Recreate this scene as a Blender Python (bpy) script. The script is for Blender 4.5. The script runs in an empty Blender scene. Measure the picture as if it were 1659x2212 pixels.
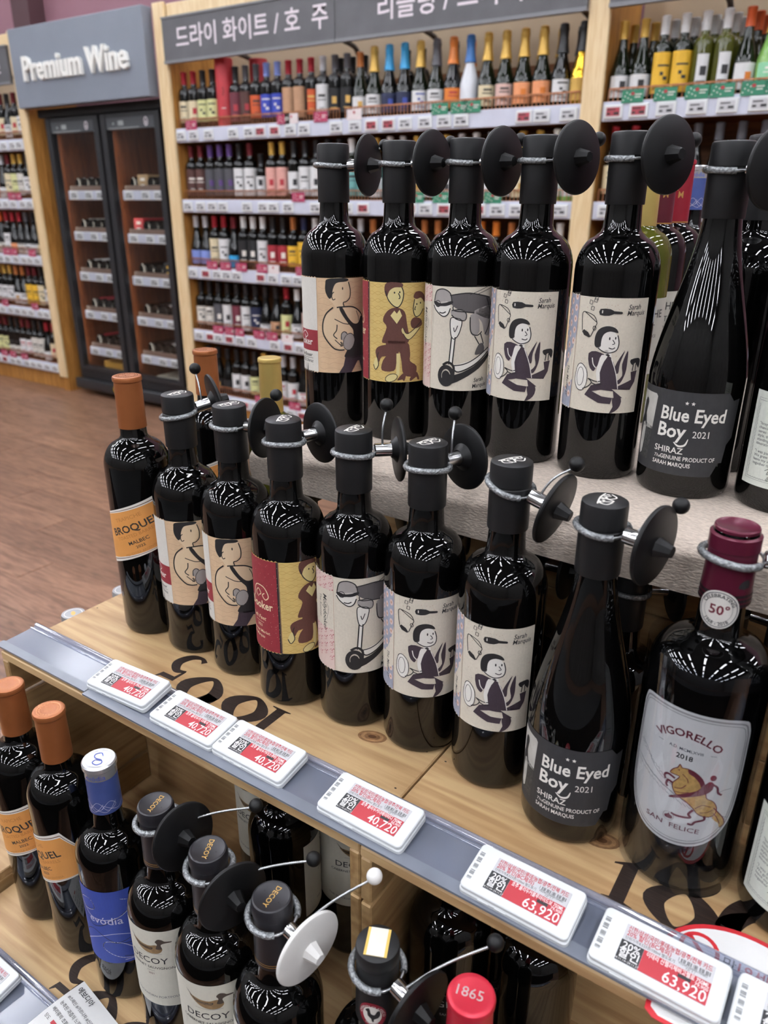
import bpy, bmesh, math, random
from mathutils import Vector, Matrix, Euler
from mathutils.geometry import tessellate_polygon
random.seed(7)
PI = math.pi
rad = math.radians
scene = bpy.context.scene
C = scene.collection

# ------------------------------------------------------------------ camera
CAM_YAW, CAM_PITCH, CAM_ROLL, FPX = 33.7, 22.2, 0.3, 1650.0
CAM_POS = Vector((0.0, 0.0, 1.302))
_y, _p, _r = rad(CAM_YAW), rad(CAM_PITCH), rad(CAM_ROLL)
_F = Vector((-math.sin(_y) * math.cos(_p), math.cos(_y) * math.cos(_p), -math.sin(_p)))
_R0 = Vector((math.cos(_y), math.sin(_y), 0))
_U0 = _R0.cross(_F)
_R = _R0 * math.cos(_r) + _U0 * math.sin(_r)
_U = -_R0 * math.sin(_r) + _U0 * math.cos(_r)
cam_data = bpy.data.cameras.new('camera')
cam_data.sensor_fit = 'HORIZONTAL'
cam_data.sensor_width = 36.0
cam_data.lens = FPX / 1659.0 * 36.0
cam_data.clip_start = 0.02
cam_data.clip_end = 100
cam_data.dof.use_dof = True
cam_data.dof.focus_distance = 0.74
cam_data.dof.aperture_fstop = 10.0
cam = bpy.data.objects.new('camera', cam_data)
C.objects.link(cam)
cam.matrix_world = Matrix(((_R.x, _U.x, -_F.x, CAM_POS.x), (_R.y, _U.y, -_F.y, CAM_POS.y),
                           (_R.z, _U.z, -_F.z, CAM_POS.z), (0, 0, 0, 1)))
scene.camera = cam

# ------------------------------------------------------------------ world and exposure
world = bpy.data.worlds.new('store_air')
scene.world = world
world.use_nodes = True
world.node_tree.nodes['Background'].inputs[0].default_value = (0.85, 0.9, 1.0, 1)
world.node_tree.nodes['Background'].inputs[1].default_value = 0.10
scene.view_settings.view_transform = 'Standard'
scene.view_settings.look = 'None'
scene.view_settings.exposure = 0.0
scene.view_settings.gamma = 1.0
scene.view_settings.use_curve_mapping = False
cy = scene.cycles
cy.max_bounces = 5
cy.diffuse_bounces = 3
cy.glossy_bounces = 3
cy.transmission_bounces = 3
cy.transparent_max_bounces = 8
cy.caustics_reflective = False
cy.caustics_refractive = False
LAMP_POWER = 42.0      # emission of the ceiling tubes

# ------------------------------------------------------------------ materials
def lin(c):
    if isinstance(c, str):
        c = c.lstrip('#')
        c = tuple(int(c[i:i + 2], 16) / 255 for i in (0, 2, 4))
    return tuple(x / 12.92 if x <= 0.04045 else ((x + 0.055) / 1.055) ** 2.4 for x in c) + (1.0,)

MATS = {}
def mat(name, col=None, rough=0.5, metal=0.0, spec=0.5, var=0.06, scale=60.0, bump=0.0, bscale=400.0, coat=0.0, emit=0.0, stretch=None):
    """principled material whose colour is gently varied by object-space noise"""
    if name in MATS:
        return MATS[name]
    m = bpy.data.materials.new(name)
    m.use_nodes = True
    nt = m.node_tree
    b = nt.nodes['Principled BSDF']
    c = lin(col)
    b.inputs['Roughness'].default_value = rough
    b.inputs['Metallic'].default_value = metal
    b.inputs['Specular IOR Level'].default_value = spec
    b.inputs['Coat Weight'].default_value = coat
    b.inputs['Coat Roughness'].default_value = 0.05
    tc = nt.nodes.new('ShaderNodeTexCoord')
    src = tc.outputs['Object']
    if stretch:
        mp = nt.nodes.new('ShaderNodeMapping')
        mp.inputs['Scale'].default_value = stretch
        nt.links.new(src, mp.inputs['Vector'])
        src = mp.outputs['Vector']
    if var > 0:
        n = nt.nodes.new('ShaderNodeTexNoise')
        n.inputs['Scale'].default_value = scale
        n.inputs['Detail'].default_value = 3.0
        nt.links.new(src, n.inputs['Vector'])
        r = nt.nodes.new('ShaderNodeValToRGB')
        r.color_ramp.elements[0].position = 0.3
        r.color_ramp.elements[1].position = 0.7
        r.color_ramp.elements[0].color = tuple(x * (1 - var) for x in c[:3]) + (1,)
        r.color_ramp.elements[1].color = tuple(min(1, x * (1 + var)) for x in c[:3]) + (1,)
        nt.links.new(n.outputs['Fac'], r.inputs['Fac'])
        nt.links.new(r.outputs['Color'], b.inputs['Base Color'])
    else:
        b.inputs['Base Color'].default_value = c
    if bump > 0:
        n2 = nt.nodes.new('ShaderNodeTexNoise')
        n2.inputs['Scale'].default_value = bscale
        n2.inputs['Detail'].default_value = 2.0
        nt.links.new(src, n2.inputs['Vector'])
        bp = nt.nodes.new('ShaderNodeBump')
        bp.inputs['Strength'].default_value = bump
        bp.inputs['Distance'].default_value = 0.001
        nt.links.new(n2.outputs['Fac'], bp.inputs['Height'])
        nt.links.new(bp.outputs['Normal'], b.inputs['Normal'])
    if emit > 0:
        b.inputs['Emission Color'].default_value = c
        b.inputs['Emission Strength'].default_value = emit
    MATS[name] = m
    return m

def wood(name, light, dark, axis='X', rough=0.45, grain=1.0, knots=True, objrand=0.0, spec=0.4):
    if name in MATS:
        return MATS[name]
    m = bpy.data.materials.new(name)
    m.use_nodes = True
    nt = m.node_tree
    N, L = nt.nodes, nt.links
    b = N['Principled BSDF']
    b.inputs['Roughness'].default_value = rough
    b.inputs['Specular IOR Level'].default_value = spec
    tc = N.new('ShaderNodeTexCoord')
    mp = N.new('ShaderNodeMapping')
    s = {'X': (1.2, 14, 14), 'Y': (14, 1.2, 14), 'Z': (14, 14, 1.2)}[axis]
    mp.inputs['Scale'].default_value = tuple(v * grain for v in s)
    L.new(tc.outputs['Object'], mp.inputs['Vector'])
    oi = N.new('ShaderNodeObjectInfo')
    ml = N.new('ShaderNodeVectorMath'); ml.operation = 'SCALE'
    ml.inputs[0].default_value = (37, 19, 53)
    L.new(oi.outputs['Random'], ml.inputs['Scale'])
    L.new(ml.outputs['Vector'], mp.inputs['Location'])
    n1 = N.new('ShaderNodeTexNoise'); n1.inputs['Scale'].default_value = 1.3; n1.inputs['Detail'].default_value = 2; n1.inputs['Distortion'].default_value = 0.8
    L.new(mp.outputs['Vector'], n1.inputs['Vector'])
    mu = N.new('ShaderNodeMath'); mu.operation = 'MULTIPLY'; mu.inputs[1].default_value = 26.0
    L.new(n1.outputs['Fac'], mu.inputs[0])
    sn = N.new('ShaderNodeMath'); sn.operation = 'SINE'
    L.new(mu.outputs[0], sn.inputs[0])
    n2 = N.new('ShaderNodeTexNoise'); n2.inputs['Scale'].default_value = 9.0; n2.inputs['Detail'].default_value = 4
    L.new(mp.outputs['Vector'], n2.inputs['Vector'])
    ad = N.new('ShaderNodeMath'); ad.operation = 'MULTIPLY_ADD'; ad.inputs[1].default_value = 0.16
    L.new(sn.outputs[0], ad.inputs[0]); L.new(n2.outputs['Fac'], ad.inputs[2])
    rp = N.new('ShaderNodeValToRGB')
    rp.color_ramp.elements[0].position = 0.25; rp.color_ramp.elements[0].color = lin(dark)
    rp.color_ramp.elements[1].position = 0.72; rp.color_ramp.elements[1].color = lin(light)
    L.new(ad.outputs[0], rp.inputs['Fac'])
    hs = N.new('ShaderNodeHueSaturation')
    mr = N.new('ShaderNodeMapRange')
    mr.inputs['To Min'].default_value = 1 - objrand; mr.inputs['To Max'].default_value = 1 + objrand
    L.new(oi.outputs['Random'], mr.inputs['Value']); L.new(mr.outputs['Result'], hs.inputs['Value'])
    L.new(rp.outputs['Color'], hs.inputs['Color'])
    L.new(hs.outputs['Color'], b.inputs['Base Color'])
    bp = N.new('ShaderNodeBump'); bp.inputs['Strength'].default_value = 0.12; bp.inputs['Distance'].default_value = 0.001
    L.new(n2.outputs['Fac'], bp.inputs['Height']); L.new(bp.outputs['Normal'], b.inputs['Normal'])
    MATS[name] = m
    return m

def clear_mat(name, tint, gloss=0.05, rough=0.02, base=0.0, basecol='#8890a0'):
    """thin clear plastic or glass pane: transparent with a fresnel sheen"""
    if name in MATS:
        return MATS[name]
    m = bpy.data.materials.new(name)
    m.use_nodes = True
    nt = m.node_tree
    N, L = nt.nodes, nt.links
    N.remove(N['Principled BSDF'])
    out = N['Material Output']
    tr = N.new('ShaderNodeBsdfTransparent'); tr.inputs['Color'].default_value = lin(tint)
    gl = N.new('ShaderNodeBsdfGlossy'); gl.inputs['Roughness'].default_value = rough
    fr = N.new('ShaderNodeFresnel'); fr.inputs['IOR'].default_value = 1.45
    ma = N.new('ShaderNodeMath'); ma.operation = 'ADD'; ma.inputs[1].default_value = gloss
    L.new(fr.outputs[0], ma.inputs[0])
    ge = N.new('ShaderNodeNewGeometry')
    iv = N.new('ShaderNodeMath'); iv.operation = 'SUBTRACT'; iv.inputs[0].default_value = 1.0
    L.new(ge.outputs['Backfacing'], iv.inputs[1])
    mf = N.new('ShaderNodeMath'); mf.operation = 'MULTIPLY'
    L.new(ma.outputs[0], mf.inputs[0]); L.new(iv.outputs[0], mf.inputs[1])
    body = tr.outputs[0]
    if base > 0:
        df = N.new('ShaderNodeBsdfDiffuse'); df.inputs['Color'].default_value = lin(basecol)
        mb = N.new('ShaderNodeMixShader'); mb.inputs[0].default_value = base
        L.new(tr.outputs[0], mb.inputs[1]); L.new(df.outputs[0], mb.inputs[2])
        body = mb.outputs[0]
    mx = N.new('ShaderNodeMixShader')
    L.new(mf.outputs[0], mx.inputs[0]); L.new(body, mx.inputs[1]); L.new(gl.outputs[0], mx.inputs[2])
    L.new(mx.outputs[0], out.inputs['Surface'])
    MATS[name] = m
    return m

def flat(col, rough=0.55, **k):
    """one plain printed or painted colour"""
    key = 'paint_%s_%d' % (col.lstrip('#'), int(rough * 100))
    return mat(key, col, rough, **k)

GLASS = mat('black_wine_glass', '#050505', 0.03, spec=0.55, var=0.2, scale=8)
GLASS_BG = mat('dark_wine_glass', '#0b0a09', 0.06, spec=0.5, var=0.2, scale=8)
GLASS_GREEN = mat('green_wine_glass', '#0f1608', 0.05, spec=0.5, var=0.1, scale=8)
GLASS_PALE = mat('pale_green_glass', '#7fae5a', 0.05, spec=0.5, var=0.1, scale=8)
GLASS_ROSE = mat('rose_glass', '#c98f7e', 0.08, var=0.1, scale=8)
GLASS_WHITE = mat('white_glass', '#e2e6ec', 0.15, var=0.04, scale=8)
GLASS_GOLD = mat('gold_glass', '#e0b23a', 0.12, metal=0.9, var=0.1, scale=8)
GLASS_OLIVE = mat('olive_glass', '#4a4c16', 0.05, spec=0.5, var=0.1, scale=8)
MATTE_BLACK = mat('matte_black_cap', '#1b1b1c', 0.45, spec=0.38, var=0.08, scale=30)
LOCK_BLACK = mat('black_lock_plastic', '#0b0b0c', 0.45, spec=0.32, var=0.15, scale=40)
LOCK_WHITE = mat('white_lock_plastic', '#e6e4e0', 0.4, var=0.03)
CHROME = mat('polished_metal', '#d5d5d5', 0.18, metal=1.0, var=0.05)
CABLE = mat('steel_cable', '#b4b6b8', 0.3, metal=0.9, var=0.15, scale=900)
SLEEVE = mat('clear_cable_sleeve', '#8b8e90', 0.16, metal=0.45, var=0.45, scale=500, bump=1.0, bscale=700)
WHITE_PLASTIC = mat('white_tag_plastic', '#dfe2e3', 0.35, var=0.02)
CLOTH = mat('grey_brown_cloth', '#c0b2a4', 0.85, var=0.18, scale=420, bump=1.0, bscale=420, stretch=(0.6, 1.3, 1.3))
PINE = wood('pine_board', '#c2a377', '#a5825a', 'X', objrand=0.05)
PINE_Z = wood('pine_upright_board', '#b39468', '#927049', 'Y', objrand=0.08)
PINE_END = wood('pine_side_board', '#b39468', '#8d6c45', 'Z', objrand=0.08)
MAPLE = wood('pale_maple', '#e9d2a8', '#dcbf90', 'Z', rough=0.35, objrand=0.03)
OAK = wood('amber_oak', '#b98444', '#96652f', 'Z', rough=0.4, objrand=0.05)
SHELF_WOOD = wood('brown_shelf_wood', '#8a5a34', '#6d4425', 'X', rough=0.5, objrand=0.05)
COPPER = mat('copper_wire', '#b57955', 0.35, metal=0.6, var=0.1)
STRIP = mat('shelf_strip_plastic', '#cfd3e2', 0.3, var=0.05, scale=12)
BURNT = mat('burnt_stencil', '#2c211b', 0.4, var=0.5, scale=30, stretch=(2, 30, 30))

# ------------------------------------------------------------------ object helpers
def obj(name, me, material, parent=None, loc=None, rot=None):
    o = bpy.data.objects.new(name, me)
    if material is not None and len(me.materials) == 0:
        me.materials.append(material)
    elif material is not None and me.materials[0] is not material:
        o.material_slots[0].link = 'OBJECT'
        o.material_slots[0].material = material
    C.objects.link(o)
    if parent is not None:
        o.parent = parent
    if loc is not None:
        o.location = loc
    if rot is not None:
        o.rotation_euler = rot
    return o

def tag(o, label, cat, group=None, kind=None):
    o['label'] = label
    o['category'] = cat
    if group:
        o['group'] = group
    if kind:
        o['kind'] = kind
    return o

def thing(name, label, cat, loc=(0, 0, 0), rotz=0.0, group=None):
    o = bpy.data.objects.new(name, None)
    o.empty_display_size = 0.02
    C.objects.link(o)
    o.location = loc
    o.rotation_euler = (0, 0, rotz)
    return tag(o, label, cat, group)

def struct(name, me, material, label=None, parent=None):
    o = obj(name, me, material, parent)
    if parent is None:
        o['kind'] = 'structure'
        if label:
            o['label'] = label
    return o

def mesh(name, verts, faces, smooth=False, sharp=None, mats=None, fm=None):
    me = bpy.data.meshes.new(name)
    me.from_pydata([tuple(v) for v in verts], [], faces)
    me.update()
    if mats:
        for m in mats:
            me.materials.append(m)
    if fm:
        me.polygons.foreach_set('material_index', fm)
    if smooth:
        me.shade_smooth()
        if sharp:
            me.set_sharp_from_angle(angle=rad(sharp))
    return me

def lathe(prof, seg=40, a0=0.0, a1=2 * PI, close=True):
    """prof: list of (r, z) from bottom to top"""
    v, f = [], []
    full = abs(a1 - a0 - 2 * PI) < 1e-6
    n = seg if full else seg + 1
    for r, z in prof:
        for i in range(n):
            a = a0 + (a1 - a0) * i / seg
            v.append((r * math.cos(a), r * math.sin(a), z))
    for j in range(len(prof) - 1):
        for i in range(seg):
            k = (i + 1) % n
            f.append((j * n + i, j * n + k, (j + 1) * n + k, (j + 1) * n + i))
    if close and full:
        f.append(tuple(range(n))[::-1])
        f.append(tuple((len(prof) - 1) * n + i for i in range(n)))
    return v, f

def lathe_mesh(name, prof, seg=40, sharp=35, close=True):
    v, f = lathe(prof, seg, close=close)
    return mesh(name, v, f, True, sharp)

def box_vf(x0, x1, y0, y1, z0, z1):
    v = [(x0, y0, z0), (x1, y0, z0), (x1, y1, z0), (x0, y1, z0), (x0, y0, z1), (x1, y0, z1), (x1, y1, z1), (x0, y1, z1)]
    f = [(0, 3, 2, 1), (4, 5, 6, 7), (0, 1, 5, 4), (1, 2, 6, 5), (2, 3, 7, 6), (3, 0, 4, 7)]
    return v, f

def box_mesh(name, x0, x1, y0, y1, z0, z1, bev=0.0, seg=1):
    v, f = box_vf(x0, x1, y0, y1, z0, z1)
    me = mesh(name, v, f)
    if bev > 0:
        bm = bmesh.new(); bm.from_mesh(me)
        bmesh.ops.bevel(bm, geom=bm.edges[:], offset=bev, segments=seg, affect='EDGES', profile=0.5)
        bm.to_mesh(me); bm.free()
        if seg > 1:
            me.shade_smooth(); me.set_sharp_from_angle(angle=rad(50))
    return me

class Join:
    """collects pieces that belong to one part"""
    def __init__(s):
        s.v, s.f = [], []
    def add(s, v, f):
        k = len(s.v)
        s.v += list(v)
        s.f += [tuple(i + k for i in q) for q in f]
        return s
    def box(s, *a):
        return s.add(*box_vf(*a))
    def mesh(s, name, smooth=False, sharp=None):
        return mesh(name, s.v, s.f, smooth, sharp)

def tube_vf(pts, r, seg=8, closed=False, radii=None):
    pts = [Vector(p) for p in pts]
    n = len(pts)
    v, f = [], []
    prev = None
    for i, p in enumerate(pts):
        if closed:
            t = pts[(i + 1) % n] - pts[i - 1]
        else:
            t = pts[min(i + 1, n - 1)] - pts[max(i - 1, 0)]
        t.normalize()
        up = prev if prev is not None else (Vector((0, 0, 1)) if abs(t.z) < 0.9 else Vector((1, 0, 0)))
        a = (up - t * up.dot(t)).normalized()
        b = t.cross(a)
        prev = a
        rr = radii[i] if radii else r
        for k in range(seg):
            g = 2 * PI * k / seg
            v.append(p + a * (rr * math.cos(g)) + b * (rr * math.sin(g)))
    m = n if closed else n - 1
    for i in range(m):
        j = (i + 1) % n
        for k in range(seg):
            l = (k + 1) % seg
            f.append((i * seg + k, i * seg + l, j * seg + l, j * seg + k))
    if not closed:
        f.append(tuple(range(seg))[::-1])
        f.append(tuple((n - 1) * seg + k for k in range(seg)))
    return v, f

def tube_mesh(name, pts, r, seg=8, closed=False, radii=None):
    v, f = tube_vf(pts, r, seg, closed, radii)
    return mesh(name, v, f, True, 60)

def spline(pts, n=6, closed=False):
    """Catmull-Rom through 2D/3D points"""
    P = [tuple(p) for p in pts]
    out = []
    m = len(P)
    rng = range(m) if closed else range(m - 1)
    for i in rng:
        if closed:
            p0, p1, p2, p3 = P[i - 1], P[i], P[(i + 1) % m], P[(i + 2) % m]
        else:
            p0, p1, p2, p3 = P[max(i - 1, 0)], P[i], P[i + 1], P[min(i + 2, m - 1)]
        for k in range(n):
            t = k / n
            out.append(tuple(0.5 * ((2 * b) + (-a + c) * t + (2 * a - 5 * b + 4 * c - d) * t * t + (-a + 3 * b - 3 * c + d) * t ** 3)
                             for a, b, c, d in zip(p0, p1, p2, p3)))
    if not closed:
        out.append(P[-1])
    return out

# ------------------------------------------------------------------ lettering and print
_TXT = {}
def text_geo(s, bold=0.0):
    """triangles of a line of lettering, baseline at y=0, size 1"""
    key = (s, bold)
    if key not in _TXT:
        cu = bpy.data.curves.new('lettering', 'FONT')
        cu.body = s
        cu.resolution_u = 2
        cu.offset = bold
        o = bpy.data.objects.new('lettering', cu)
        me = o.to_mesh()
        vs = [(v.co.x, v.co.y) for v in me.vertices]
        fs = [tuple(p.vertices) for p in me.polygons]
        o.to_mesh_clear()
        bpy.data.objects.remove(o)
        bpy.data.curves.remove(cu)
        _TXT[key] = (vs, fs)
    return _TXT[key]

class Art:
    """flat print laid out in label coordinates (metres), later bent onto its surface"""
    def __init__(s, ox=0.0, oy=0.0, sx=1.0, sy=1.0):
        s.items = []
        s.o = (ox, oy, sx, sy)
        s.layer = 0
    def T(s, p):
        return (s.o[0] + p[0] * s.o[2], s.o[1] + p[1] * s.o[3])
    def up(s):
        s.layer += 1
        return s
    def raw(s, m, vs, fs):
        s.items.append((m, vs, fs, s.layer))
        return s
    def poly(s, m, pts, smooth=0, raw=False):
        if smooth:
            pts = spline(pts, smooth, True)
        p = [tuple(q) for q in pts] if raw else [s.T(q) for q in pts]
        tri = tessellate_polygon([[Vector((x, y, 0)) for x, y in p]])
        return s.raw(m, p, [tuple(t) for t in tri])
    def ell(s, m, cx, cy, rx, ry, n=22, rot=0.0):
        c, d = math.cos(rot), math.sin(rot)
        return s.poly(m, [(cx + rx * math.cos(2 * PI * i / n) * c - ry * math.sin(2 * PI * i / n) * d,
                           cy + rx * math.cos(2 * PI * i / n) * d + ry * math.sin(2 * PI * i / n) * c) for i in range(n)])
    def stroke(s, m, pts, w, smooth=5, closed=False, taper=False):
        if smooth and len(pts) > 2:
            pts = spline(pts, smooth, closed)
        p = [Vector(s.T(q)) for q in pts]
        n = len(p)
        vs, fs = [], []
        for i in range(n):
            if closed:
                t = p[(i + 1) % n] - p[i - 1]
            else:
                t = p[min(i + 1, n - 1)] - p[max(i - 1, 0)]
            if t.length < 1e-9:
                t = Vector((1, 0))
            t.normalize()
            k = w / 2
            if taper:
                k *= 0.25 + 0.75 * math.sin(PI * i / (n - 1))
            nn = Vector((-t.y, t.x)) * k
            vs += [tuple(p[i] + nn), tuple(p[i] - nn)]
        for i in range(n if closed else n - 1):
            a, b = 2 * i, 2 * ((i + 1) % n)
            fs.append((a, a + 1, b + 1, b))
        return s.raw(m, vs, fs)
    def ring(s, m, cx, cy, rx, ry, w, n=24, rot=0.0):
        c, d = math.cos(rot), math.sin(rot)
        pts = [(cx + rx * math.cos(2 * PI * i / n) * c - ry * math.sin(2 * PI * i / n) * d,
                cy + rx * math.cos(2 * PI * i / n) * d + ry * math.sin(2 * PI * i / n) * c) for i in range(n)]
        return s.stroke(m, pts, w, 0, True)
    def text(s, m, t, x, y, size, align='L', bold=0.0, rot=0.0, shear=0.0, sx=1.0, fit=None):
        """x, y in art units; size in metres (cap height about 0.7 size)"""
        vs, fs = text_geo(t, bold)
        if not vs:
            return s
        x0 = min(v[0] for v in vs); x1 = max(v[0] for v in vs)
        off = {'L': x0, 'C': (x0 + x1) / 2, 'R': x1}[align]
        if fit:
            sx = min(sx, fit / ((x1 - x0) * size))
        bx, by = s.T((x, y))
        c, d = math.cos(rot), math.sin(rot)
        out = []
        for a, b in vs:
            a = (a - off + shear * b) * size * sx
            b = b * size
            out.append((bx + a * c - b * d, by + a * d + b * c))
        return s.raw(m, out, fs)
    def arc_text(s, m, t, cx, cy, r, size, mid=PI / 2, bold=0.0, inside=False, track=1.0):
        """lettering along a circle (metres)"""
        vs, fs = text_geo(t, bold)
        x0 = min(v[0] for v in vs); x1 = max(v[0] for v in vs)
        out = []
        for a, b in vs:
            u = (a - (x0 + x1) / 2) * size * track
            if inside:
                g = mid + u / r; rr = r - b * size
            else:
                g = mid - u / r; rr = r + b * size
            out.append((cx + rr * math.cos(g), cy + rr * math.sin(g)))
        return s.raw(m, out, fs)
    def build(s, name, mapper, parent, step=0.0, base=0.00015, lstep=0.00005):
        mats, idx = [], {}
        bm = bmesh.new()
        lay = bm.verts.layers.float.new('lift')
        for m, vs, fs, ly in s.items:
            if m.name not in idx:
                idx[m.name] = len(mats); mats.append(m)
            bv = []
            for x, y in vs:
                q = bm.verts.new((x, y, 0)); q[lay] = base + ly * lstep
                bv.append(q)
            for f in fs:
                try:
                    bf = bm.faces.new([bv[i] for i in f])
                    bf.material_index = idx[m.name]
                except ValueError:
                    pass
        if step > 0 and bm.verts:
            xs = [v.co.x for v in bm.verts]
            k0, k1 = math.ceil(min(xs) / step), math.floor(max(xs) / step)
            for k in range(k0, k1 + 1):
                geom = [g for g in bm.faces if min(v.co.x for v in g.verts) < k * step - 1e-6 < max(v.co.x for v in g.verts)]
                if geom:
                    gs = set(geom)
                    for g in geom:
                        gs.update(g.edges); gs.update(g.verts)
                    bmesh.ops.bisect_plane(bm, geom=list(gs), plane_co=(k * step, 0, 0), plane_no=(1, 0, 0))
        for v in bm.verts:
            v.co = mapper(v.co.x, v.co.y, v[lay])
        me = bpy.data.meshes.new(name)
        bm.to_mesh(me); bm.free()
        for m in mats:
            me.materials.append(m)
        return obj(name, me, None, parent)

def wrap(R):
    return lambda u, v, o: Vector(((R + o) * math.cos(u / R), (R + o) * math.sin(u / R), v))

def cone_wrap(R0, z0, R1, z1):
    def f(u, v, o):
        t = (v - z0) / (z1 - z0)
        R = R0 + (R1 - R0) * t + o
        Rm = (R0 + R1) / 2
        return Vector((R * math.cos(u / Rm), R * math.sin(u / Rm), v))
    return f

def disc_map(z):
    return lambda u, v, o: Vector((u, v, z + o))

def label_patch(name, R, outline, material, parent, lift=0.00025, step=0.003):
    """label paper bent round a bottle: outline in (u, v)"""
    a = Art()
    a.poly(material, outline)
    return a.build(name, wrap(R), parent, step, base=lift)

def cam_az(x, y):
    return math.atan2(CAM_POS.y - y, CAM_POS.x - x)

# ================================================================== THE ROOM
FACE = 3.30; W = 0.88                         # plane of the shelf fronts
ROOM = (-8.6, 5.5, -7.0, 4.05, 4.2)
FLOOR_WOOD = wood('brown_floor_plank', '#946f58', '#664938', 'X', rough=0.36, grain=1.6, objrand=0.12, spec=0.5)
fl = struct('floor', box_mesh('floor', ROOM[0], ROOM[1], ROOM[2], ROOM[3], -0.06, -0.002), mat('floor_subfloor', '#5b4334', 0.6))
_pl = box_mesh('plank', 0, 1.196, 0, 0.1485, -0.002, 0.0)
for j in range(32):                 # planks of the floor between the display and the wall shelves
    y0 = -0.9 + j * 0.15
    off = random.random() * 1.2
    for i in range(6):
        x0 = -7.6 + i * 1.2 + off
        if x0 > -0.6:
            continue
        obj('plank', _pl, FLOOR_WOOD, fl, (x0, y0, 0.0))
rest = Join()
rest.box(-0.6 + 0.9, ROOM[1], ROOM[2], ROOM[3], -0.002, 0.0)
rest.box(ROOM[0], -7.7, ROOM[2], ROOM[3], -0.002, 0.0)
rest.box(-7.7, 0.3, ROOM[2], -0.92, -0.002, 0.0)
obj('far_flooring', rest.mesh('far_flooring'), FLOOR_WOOD, fl)
MAROON = mat('maroon_wall_paint', '#88606a', 0.7, var=0.03, scale=3)
struct('wall_back', box_mesh('wall_back', ROOM[0], ROOM[1], 3.96, 4.06, 0, ROOM[4]), MAROON)
struct('wall_left', box_mesh('wall_left', ROOM[0] - .1, ROOM[0], ROOM[2], ROOM[3], 0, ROOM[4]), mat('store_wall_white', '#6b6a68', 0.7, var=0.35, scale=2))
struct('wall_right', box_mesh('wall_right', ROOM[1], ROOM[1] + .1, ROOM[2], ROOM[3], 0, ROOM[4]), MATS['store_wall_white'])
struct('wall_front', box_mesh('wall_front', ROOM[0], ROOM[1], ROOM[2] - .1, ROOM[2], 0, ROOM[4]), MATS['store_wall_white'])
struct('ceiling', box_mesh('ceiling', ROOM[0], ROOM[1], ROOM[2], ROOM[3], ROOM[4], ROOM[4] + .1), mat('ceiling_grey', '#3c3d3e', 0.8, var=0.3, scale=1))
struct('trim_1', box_mesh('trim_1', -5.77, -5.57, 3.83, 3.96, 0, ROOM[4]), mat('dark_maroon_pilaster', '#44282d', 0.7, var=0.05, scale=3))

# ceiling lamps: rows of open linear tubes
LAMP = mat('lamp_tube', '#f6f8ff', 0.5, var=0.0, emit=LAMP_POWER)
_h = box_mesh('housing', -0.09, 0.09, -0.68, 0.68, 0.0, 0.06, 0.008)
_t = lathe_mesh('tube', [(0.022, -0.62), (0.022, 0.62)], 4)
NTH = ['first', 'second', 'third', 'fourth', 'fifth', 'sixth', 'seventh', 'eighth', 'ninth']
for ix in range(9):
    for iy in range(6):
        x, y = -7.9 + ix * 1.5, -6.1 + iy * 1.85
        t = thing('ceiling_lamp', 'white linear ceiling lamp, %s row from the entrance side, %s towards the wine wall' % (NTH[ix], NTH[iy]),
                  'lamp', (x, y, ROOM[4] - 0.2), 0, 'ceiling lamps')
        obj('housing', _h, mat('lamp_housing', '#d8d8d8', 0.5), t)
        for s in (-1, 1):
            obj('tube', _t, LAMP, t, (0.045 * s, 0, -0.024), (PI / 2, 0, 0))
        J = Join()
        for s in (-.5, .5):
            J.add(*tube_vf([(0, s, 0.06), (0, s, 0.2)], 0.006, 6))
        obj('hanger', J.mesh('hanger'), MATS['lamp_housing'], t)

# ================================================================== WALL SHELVING
SZ = [1.812, 1.400, 0.985, 0.570, 0.135]      # undersides of the price strips
SHELF_NAMES = ['top', 'second', 'third', 'fourth', 'bottom']
DARK_IN = mat('shelf_back_dark', '#3a2a20', 0.7, var=0.1)
BEIGE = mat('beige_wall_panel', '#b9a58a', 0.7, var=0.04, scale=4)

def wire_fence(x0, x1, h=0.052):
    J = Join()
    n = int((x1 - x0) / 0.021)
    for z in (0.0, h):
        J.box(x0, x1, -0.003, 0.003, z - 0.003, z + 0.003)
    for i in range(n + 1):
        x = x0 + (x1 - x0) * i / n
        J.box(x - 0.0016, x + 0.0016, -0.0016, 0.0016, 0, h)
    return J.mesh('wire_fence')

def bay(name, label, x0, x1, splits, header=True, depth=0.40):
    t = thing(name, label, 'shelving', ((x0 + x1) / 2 * W, FACE, 0))
    t.scale = (W, W, W)
    w = x1 - x0
    h = w / 2
    obj('back_panel', box_mesh('back_panel', -h, h, depth - 0.012, depth, 0.08, 2.12), SHELF_WOOD, t)
    obj('upper_back_panel', box_mesh('upper_back_panel', -h, h, depth + 0.04, depth + 0.06, 1.9, 2.62), BEIGE, t)
    obj('plinth', box_mesh('plinth', -h, h, 0.03, depth, 0.0, 0.125), OAK, t)
    obj('top_beam', box_mesh('top_beam', -h, h, 0.0, 0.05, 2.482, 2.565, 0.003), MAPLE, t)
    for i, z in enumerate(SZ):
        s = obj('shelf', box_mesh('shelf', -h, h, 0.004, depth - 0.012, z + 0.004, z + 0.062), SHELF_WOOD, t)
        for a, b in splits:
            obj('price_strip', box_mesh('price_strip', a - (x0 + x1) / 2 + .004, b - (x0 + x1) / 2 - .004, -0.006, 0.003, z, z + 0.078, 0.002), STRIP, s)
            fw = obj('wire_fence', wire_fence(a - (x0 + x1) / 2 + .02, b - (x0 + x1) / 2 - .02), COPPER, s, (0, 0.012, z + 0.078))
            fw['kind'] = 'stuff'
    return t

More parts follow.
